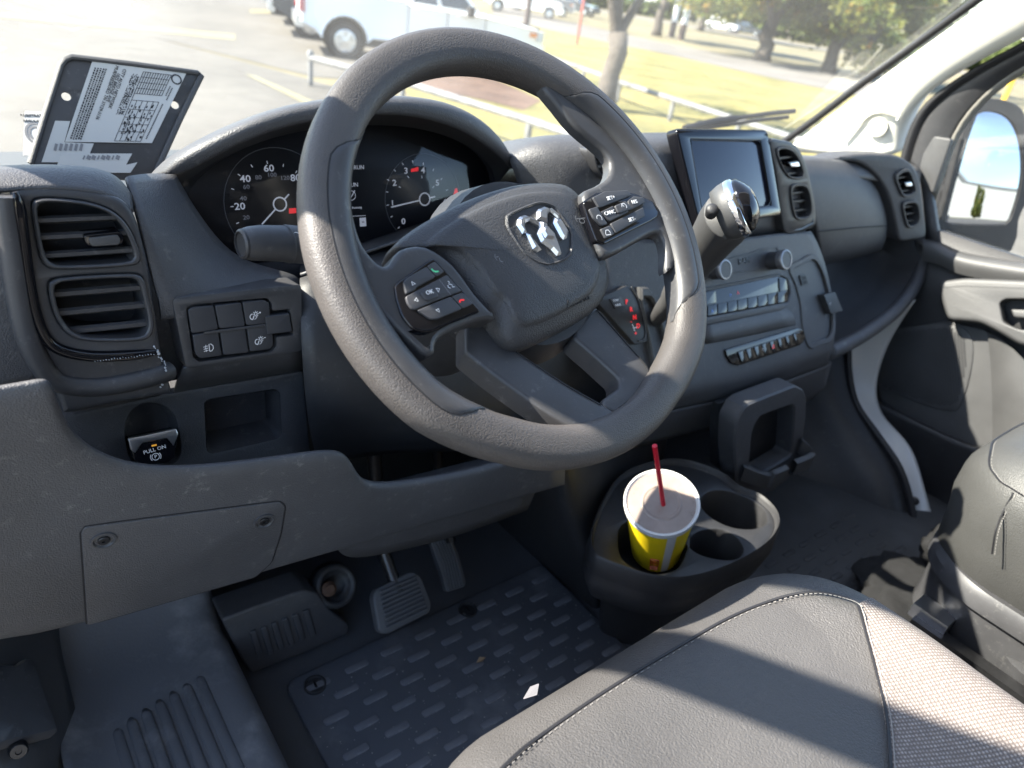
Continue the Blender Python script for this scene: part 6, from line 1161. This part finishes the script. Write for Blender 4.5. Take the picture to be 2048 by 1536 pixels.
# vehicles
mat('paint_white', (.87, .87, .86), .35, coat=.15); mat('paint_dark', (.045, .055, .065), .25, coat=.6); mat('paint_grey', (.22, .23, .25), .3, coat=.6); mat('car_glass', (.03, .045, .055), .06, spec=.8); mat('tyre', (.02, .02, .021), .8); mat('tail_red', (.45, .02, .03), .25); mat('lamp_clear', (.55, .58, .6), .15); mat('lamp_amber', (.7, .22, .03), .3); mat('arch_dark', (.012, .012, .013), .9)
def vehicle(name, loc, ang, paint, label, kind='pickup', group=None, detail=True):
    e = thing(name, tuple(loc), label, 'truck' if kind == 'pickup' else 'car', group=group); A = Matrix.Rotation(ang, 3, 'Z')
    T = lambda x, y, z: V(loc)+A @ V((x, y, z))
    WB = 3.55 if kind == 'pickup' else 2.9; wr = .345 if kind == 'pickup' else .33; hw = .99 if kind == 'pickup' else .9
    arc = lambda cx, r: [(cx+math.cos(a)*r, wr+math.sin(a)*r) for a in [math.pi*(1-k/10) for k in range(11)]]
    if kind == 'pickup': side = [(-.90, .62), (-.62, .50)]+arc(0, .47)+[(.58, .45), (WB-.58, .45)]+arc(WB, .47)+[(WB+.62, .42), (WB+.82, .45), (WB+.88, .66), (WB+.85, .94), (WB+.70, 1.06), (WB-.1, 1.14), (WB-.62, 1.18), (1.30, 1.20), (1.24, 1.27), (-.84, 1.29), (-.90, 1.20)]
    else: side = [(-.95, .5), (-.5, .36)]+arc(0, .44)+[(.5, .30), (WB-.5, .30)]+arc(WB, .44)+[(WB+.5, .32), (WB+.85, .38), (WB+.88, .7), (WB+.7, .88), (WB-.35, 1.0), (.2, 1.06), (-.85, 1.04), (-.95, .9)]
    m = MB(); ins_ = inset(ccw(side), .05); s2 = ccw(side); ls = [[T(x, -hw+.04, z) for x, z in ins_], [T(x, -hw, z) for x, z in inset(s2, .02)], [T(x, -hw+.03, z) for x, z in s2], [T(x, hw-.03, z) for x, z in s2], [T(x, hw, z) for x, z in inset(s2, .02)], [T(x, hw-.04, z) for x, z in ins_]]
    m.loops(ls); tc_ = tri_cap([[V((x, z, 0)) for x, z in ins_]]); m.add(ls[0], tc_); m.add(ls[-1], tc_); m.build('body', paint, e, smooth=30)
    if kind == 'pickup': cab = [(1.32, 1.19, 1.46, 1.82), (WB-.62, 1.17, WB-1.28, 1.82)]; wx = .90; rx = .74
    else: cab = [(-.72, 1.04, -.25, 1.50), (WB-.55, 1.0, WB-1.3, 1.50)]; wx = .82; rx = .64
    (xb0, zb0, xt0, zt0), (xb1, zb1, xt1, zt1) = cab; m = MB()
    base_ = [(xb0, -wx, zb0), (xb1, -wx, zb1), (xb1, wx, zb1), (xb0, wx, zb0)]; top_ = [(xt0, -rx, zt0), (xt1, -rx, zt1), (xt1, rx, zt1), (xt0, rx, zt0)]
    mid_ = [tuple(b+(t-b)*.9 for b, t in zip(p, q)) for p, q in zip(base_, top_)]
    m.loops([[T(*p) for p in base_], [T(*p) for p in mid_], [T(p[0]+(.08 if k in (0, 3) else -.08), p[1]*.9, p[2]+.03) for k, p in enumerate(top_)]], cap1=True); m.build('cab', paint, e, smooth=40)
    lp_ = lambda k, s, t: tuple(b+(c-b)*t for b, c in zip(*(lambda P0, P1, Q0, Q1: (tuple(a+(b-a)*s for a, b in zip(P0, P1)), tuple(a+(b-a)*s for a, b in zip(Q0, Q1))))(base_[k], base_[(k+1) % 4], top_[k], top_[(k+1) % 4])))
    def pane(k, s0, s1, t0, t1):
        off = {0: (0, -.012, .004), 1: (.012, 0, .008), 2: (0, .012, .004), 3: (-.012, 0, .008)}[k]
        q = [lp_(k, s0, t0), lp_(k, s1, t0), lp_(k, s1-(.12 if k == 0 and s1 > .8 else 0)*0, t1), lp_(k, s0, t1)]; return MB().add([T(*(a+b for a, b in zip(p, off))) for p in q], [(0, 1, 2, 3)]).build('window', 'car_glass', e, smooth=0)
    for k in (0, 2):
        spans = [(.05, .40), (.46, .93)] if k == 0 else [(.07, .54), (.60, .95)]
        for s0, s1 in spans: pane(k, s0, s1, .10, .82)
    pane(1, .06, .94, .08, .88); pane(3, .08, .92, .12, .82)
    for x in (0, WB):
        for s in (-1, 1):
            c = T(x, s*(hw-.13), wr); ax = A @ V((0, s, 0)); m = MB(); lathe(m, c, ax, [(wr*.62, -.11), (wr*.95, -.11), (wr, -.07), (wr, .07), (wr*.95, .11), (wr*.64, .10)], 28, False, False); wh = m.build('wheel', 'tyre', e, smooth=50)
            m = MB(); lathe(m, c, ax, [(wr*.66, .02), (wr*.66, .10), (wr*.60, .105), (wr*.58, .05)], 28, False, False); lathe(m, c, ax, [(wr*.16, .05), (wr*.15, .095), (wr*.05, .10)], 12)
            for k in range(6):
                a0 = k*math.pi/3; u_ = (A @ V((1, 0, 0)))*math.cos(a0)+V((0, 0, 1))*math.sin(a0); v_ = (A @ V((1, 0, 0)))*-math.sin(a0)+V((0, 0, 1))*math.cos(a0)
                m.add([c+u_*wr*.1+v_*wr*.10+ax*.09, c+u_*wr*.1-v_*wr*.10+ax*.09, c+u_*wr*.62-v_*wr*.14+ax*.08, c+u_*wr*.62+v_*wr*.14+ax*.08], [(0, 1, 2, 3)])
            lathe(m, c, ax, [(wr*.64, .03), (wr*.05, .03)], 20, False, True); m.build('rim', 'satin_chrome', wh, smooth=40)
            if detail: m = MB(); lathe(m, T(x, s*(hw-.30), wr+.02), ax, [(wr*1.22, -.05), (wr*1.22, .262)], 24, True, False); m.build('wheel_well', 'arch_dark', e)
    bz = .62 if kind == 'pickup' else .5; xr = -.92 if kind == 'pickup' else -.97; xf = WB+.86 if kind == 'pickup' else WB+.84
    for x in (xr, xf): m = MB(); m.box((0, 0, 0), (.16, hw*1.86, .22)); M_ = MB(); M_.add([T(x+q[0], q[1], bz+q[2]) for q in m.v], m.f); M_.build('bumper', 'satin_chrome' if kind == 'pickup' else paint, e, smooth=0)
    zl = 1.0 if kind == 'pickup' else .82
    for s in (-1, 1):
        m = MB(); m.box((0, 0, 0), (.10, .16, .40 if kind == 'pickup' else .2)); M_ = MB(); M_.add([T(xr+.04+q[0], s*(hw-.09)+q[1], zl+q[2]) for q in m.v], m.f); M_.build('tail_lamp', 'tail_red', e, smooth=0)
        m = MB(); m.box((0, 0, 0), (.16, .34, .20 if kind == 'pickup' else .14)); M_ = MB(); M_.add([T(xf-.08+q[0], s*(hw-.16)+q[1], .92*(1 if kind == 'pickup' else .75)+q[2]) for q in m.v], m.f); M_.build('head_lamp', 'lamp_clear', e, smooth=0)
        m = MB(); m.box((0, 0, 0), (.12, .22, .20)); M_ = MB(); M_.add([T((xb1-.30)+q[0], s*(hw+.12)+q[1], zb1+.06+q[2]) for q in m.v], m.f); M_.build('mirror', 'arch_dark' if kind == 'pickup' else paint, e, smooth=0)
        if kind == 'pickup':
            m = MB(); m.box((0, 0, 0), (.16, .05, .09)); M_ = MB(); M_.add([T(xf-.24+q[0], s*(hw-.015)+q[1], .94+q[2]) for q in m.v], m.f); M_.build('side_lamp', 'lamp_amber', e, smooth=0)
        if detail:
            for xx in (1.55, 2.5) if kind == 'pickup' else (.5, 1.5): m = MB(); m.box((0, 0, 0), (.20, .04, .035)); M_ = MB(); M_.add([T(xx+q[0], s*(hw+.012)+q[1], (1.14 if kind == 'pickup' else .9)+q[2]) for q in m.v], m.f); M_.build('door_handle', paint, e, smooth=0)
            for xx in (1.30, 2.16, 3.02) if kind == 'pickup' else (.1, 1.1, 2.0): m = MB(); m.box((0, 0, 0), (.012, .008, .70)); M_ = MB(); M_.add([T(xx+q[0], s*(hw-.002)+q[1], .88*(1 if kind == 'pickup' else .75)+q[2]*(1 if kind == 'pickup' else .7)) for q in m.v], m.f); M_.build('door_gap', 'arch_dark', e, smooth=0)
    if kind == 'pickup':
        m = MB(); m.box((0, 0, 0), (.08, 1.2, .34)); M_ = MB(); M_.add([T(xf-.01+q[0], q[1], .90+q[2]) for q in m.v], m.f); M_.build('grille', 'arch_dark', e, smooth=0)
    return e
th_ = rad(-20); hd_ = V((math.cos(th_), math.sin(th_), 0)); lf_ = V((-hd_.y, hd_.x, 0))
tb_ = GP(690, 118); org = tb_+lf_*.99
vehicle('pickup_truck', org, th_, 'paint_white', 'white crew-cab pickup truck parked beyond the pipe rail')
vehicle('pickup_truck', org+lf_*3.1-hd_*.5, th_, 'paint_dark', 'dark blue-grey vehicle parked just behind the white pickup, tail showing', group='vehicles parked in the lot')
vehicle('pickup_truck', org+lf_*6.0-hd_*.6, th_, 'paint_grey', 'silver vehicle two bays behind the white pickup, rear bumper showing', group='vehicles parked in the lot')
vehicle('pickup_truck', org+lf_*9.0-hd_*.9, th_, 'paint_white', 'farthest white vehicle in the row behind the pickup', group='vehicles parked in the lot')
a_ = math.atan2(sd_v.y, sd_v.x)
for px, pt, kd, lb in (((995, 22), 'paint_white', 'pickup', 'white and silver pickup parked across the road above the truck hood'), ((1035, 20), 'paint_grey', 'pickup', 'grey pickup parked across the road behind the brown post'), ((1120, 24), 'paint_dark', 'car', 'dark car parked across the road behind the forked tree'), ((1470, 66), 'paint_dark', 'car', 'dark car on the road behind the orange-tinged tree'), ((1420, 58), 'paint_white', 'car', 'white car on the road right of the utility poles')):
    vehicle('parked_car', GP(*px), a_ if px[0] > 1100 else a_+.5, pt, lb, kd, 'cars across the road', False)
# buildings
mat('wall_white', (.52, .51, .48), .7, var=.03, vscale=.3); mat('wall_blue', (.16, .24, .40), .5); mat('trim_grey', (.25, .26, .27), .6)
def building(name, c, size, ang, label, blue=False, plain=False):
    e = thing(name, (c[0], c[1], G), label, 'building'); A = Matrix.Rotation(ang, 3, 'Z'); m = MB(); Bx = lambda cc, d: [V((c[0], c[1], G))+A @ (V(cc)+V((x*d[0]/2, y*d[1]/2, z*d[2]/2))) for x in (-1, 1) for y in (-1, 1) for z in (-1, 1)]; F = [(0, 1, 3, 2), (4, 6, 7, 5), (0, 4, 5, 1), (2, 3, 7, 6), (0, 2, 6, 4), (1, 5, 7, 3)]
    w_, d_, h_ = size; MB().add(Bx((0, 0, h_/2), (w_, d_, h_)), F).build('wall', 'wall_white', e, smooth=0); MB().add(Bx((0, 0, h_+.15), (w_+.4, d_+.4, .3)), F).build('roof_edge', 'trim_grey', e, smooth=0)
    if blue: MB().add(Bx((0, -d_/2-.05, 1.1), (w_, .1, 2.2)), F).build('blue_band', 'wall_blue', e, smooth=0)
    n = 0 if plain else int(w_/9)
    for k in range(n):
        o = -w_/2+(k+.5)*w_/n
        for s in (-1, 1): MB().add(Bx((o, s*(d_/2+.06), 1.5 if k % 3 else 2.0), (2.6 if k % 3 else 3.6, .08, 1.3 if k % 3 else 4.0)), F).build('window' if k % 3 else 'loading_door', 'car_glass' if k % 3 else 'trim_grey', e, smooth=0)
    return e
bp_ = GP(1290, 30)
building('warehouse', (bp_.x+14, bp_.y+24), (30, 16, 5), a_, 'white low building with a blue base band beyond the trees', True)
building('warehouse', (26, -72), (130, 20, 7), rad(6), 'long white warehouse reflected in the passenger mirror', plain=True)
building('warehouse', (82, -4), (40, 18, 6), rad(-88), 'white building seen through the passenger window behind the mirror')
tree(V((3.0, -52, G)), 'round green tree reflected in the passenger mirror', 5, .2, (1.4, [(-.4, 0, 1.2, .12), (.4, .2, 1.2, .12)]), [(0, 0, 3.2, 1.9, 1.9, 1.7, 2.5)], 7000, 'leaf_green', .2, 9)
sheet('grass_strip', [V((-60, -58, 0)), V((80, -58, 0)), V((80, -46, 0)), V((-60, -46, 0))], 'lawn', .012, kind='structure')
sheet('rear_yard', [V((-60, -46, 0)), V((60, -46, 0)), V((60, -2, 0)), V((20, 4, 0)), V((-60, 4, 0))], 'asphalt', .007, kind='structure')
yp = P(2008, 200, X=16.0); m = MB(); tube(m, [V((yp.x, yp.y, G)), V((yp.x, yp.y, yp.z+.75))], .05, 8); m.build('marker_post', 'post_yellow', None, label='thin yellow marker post seen above the passenger mirror', cat='post')
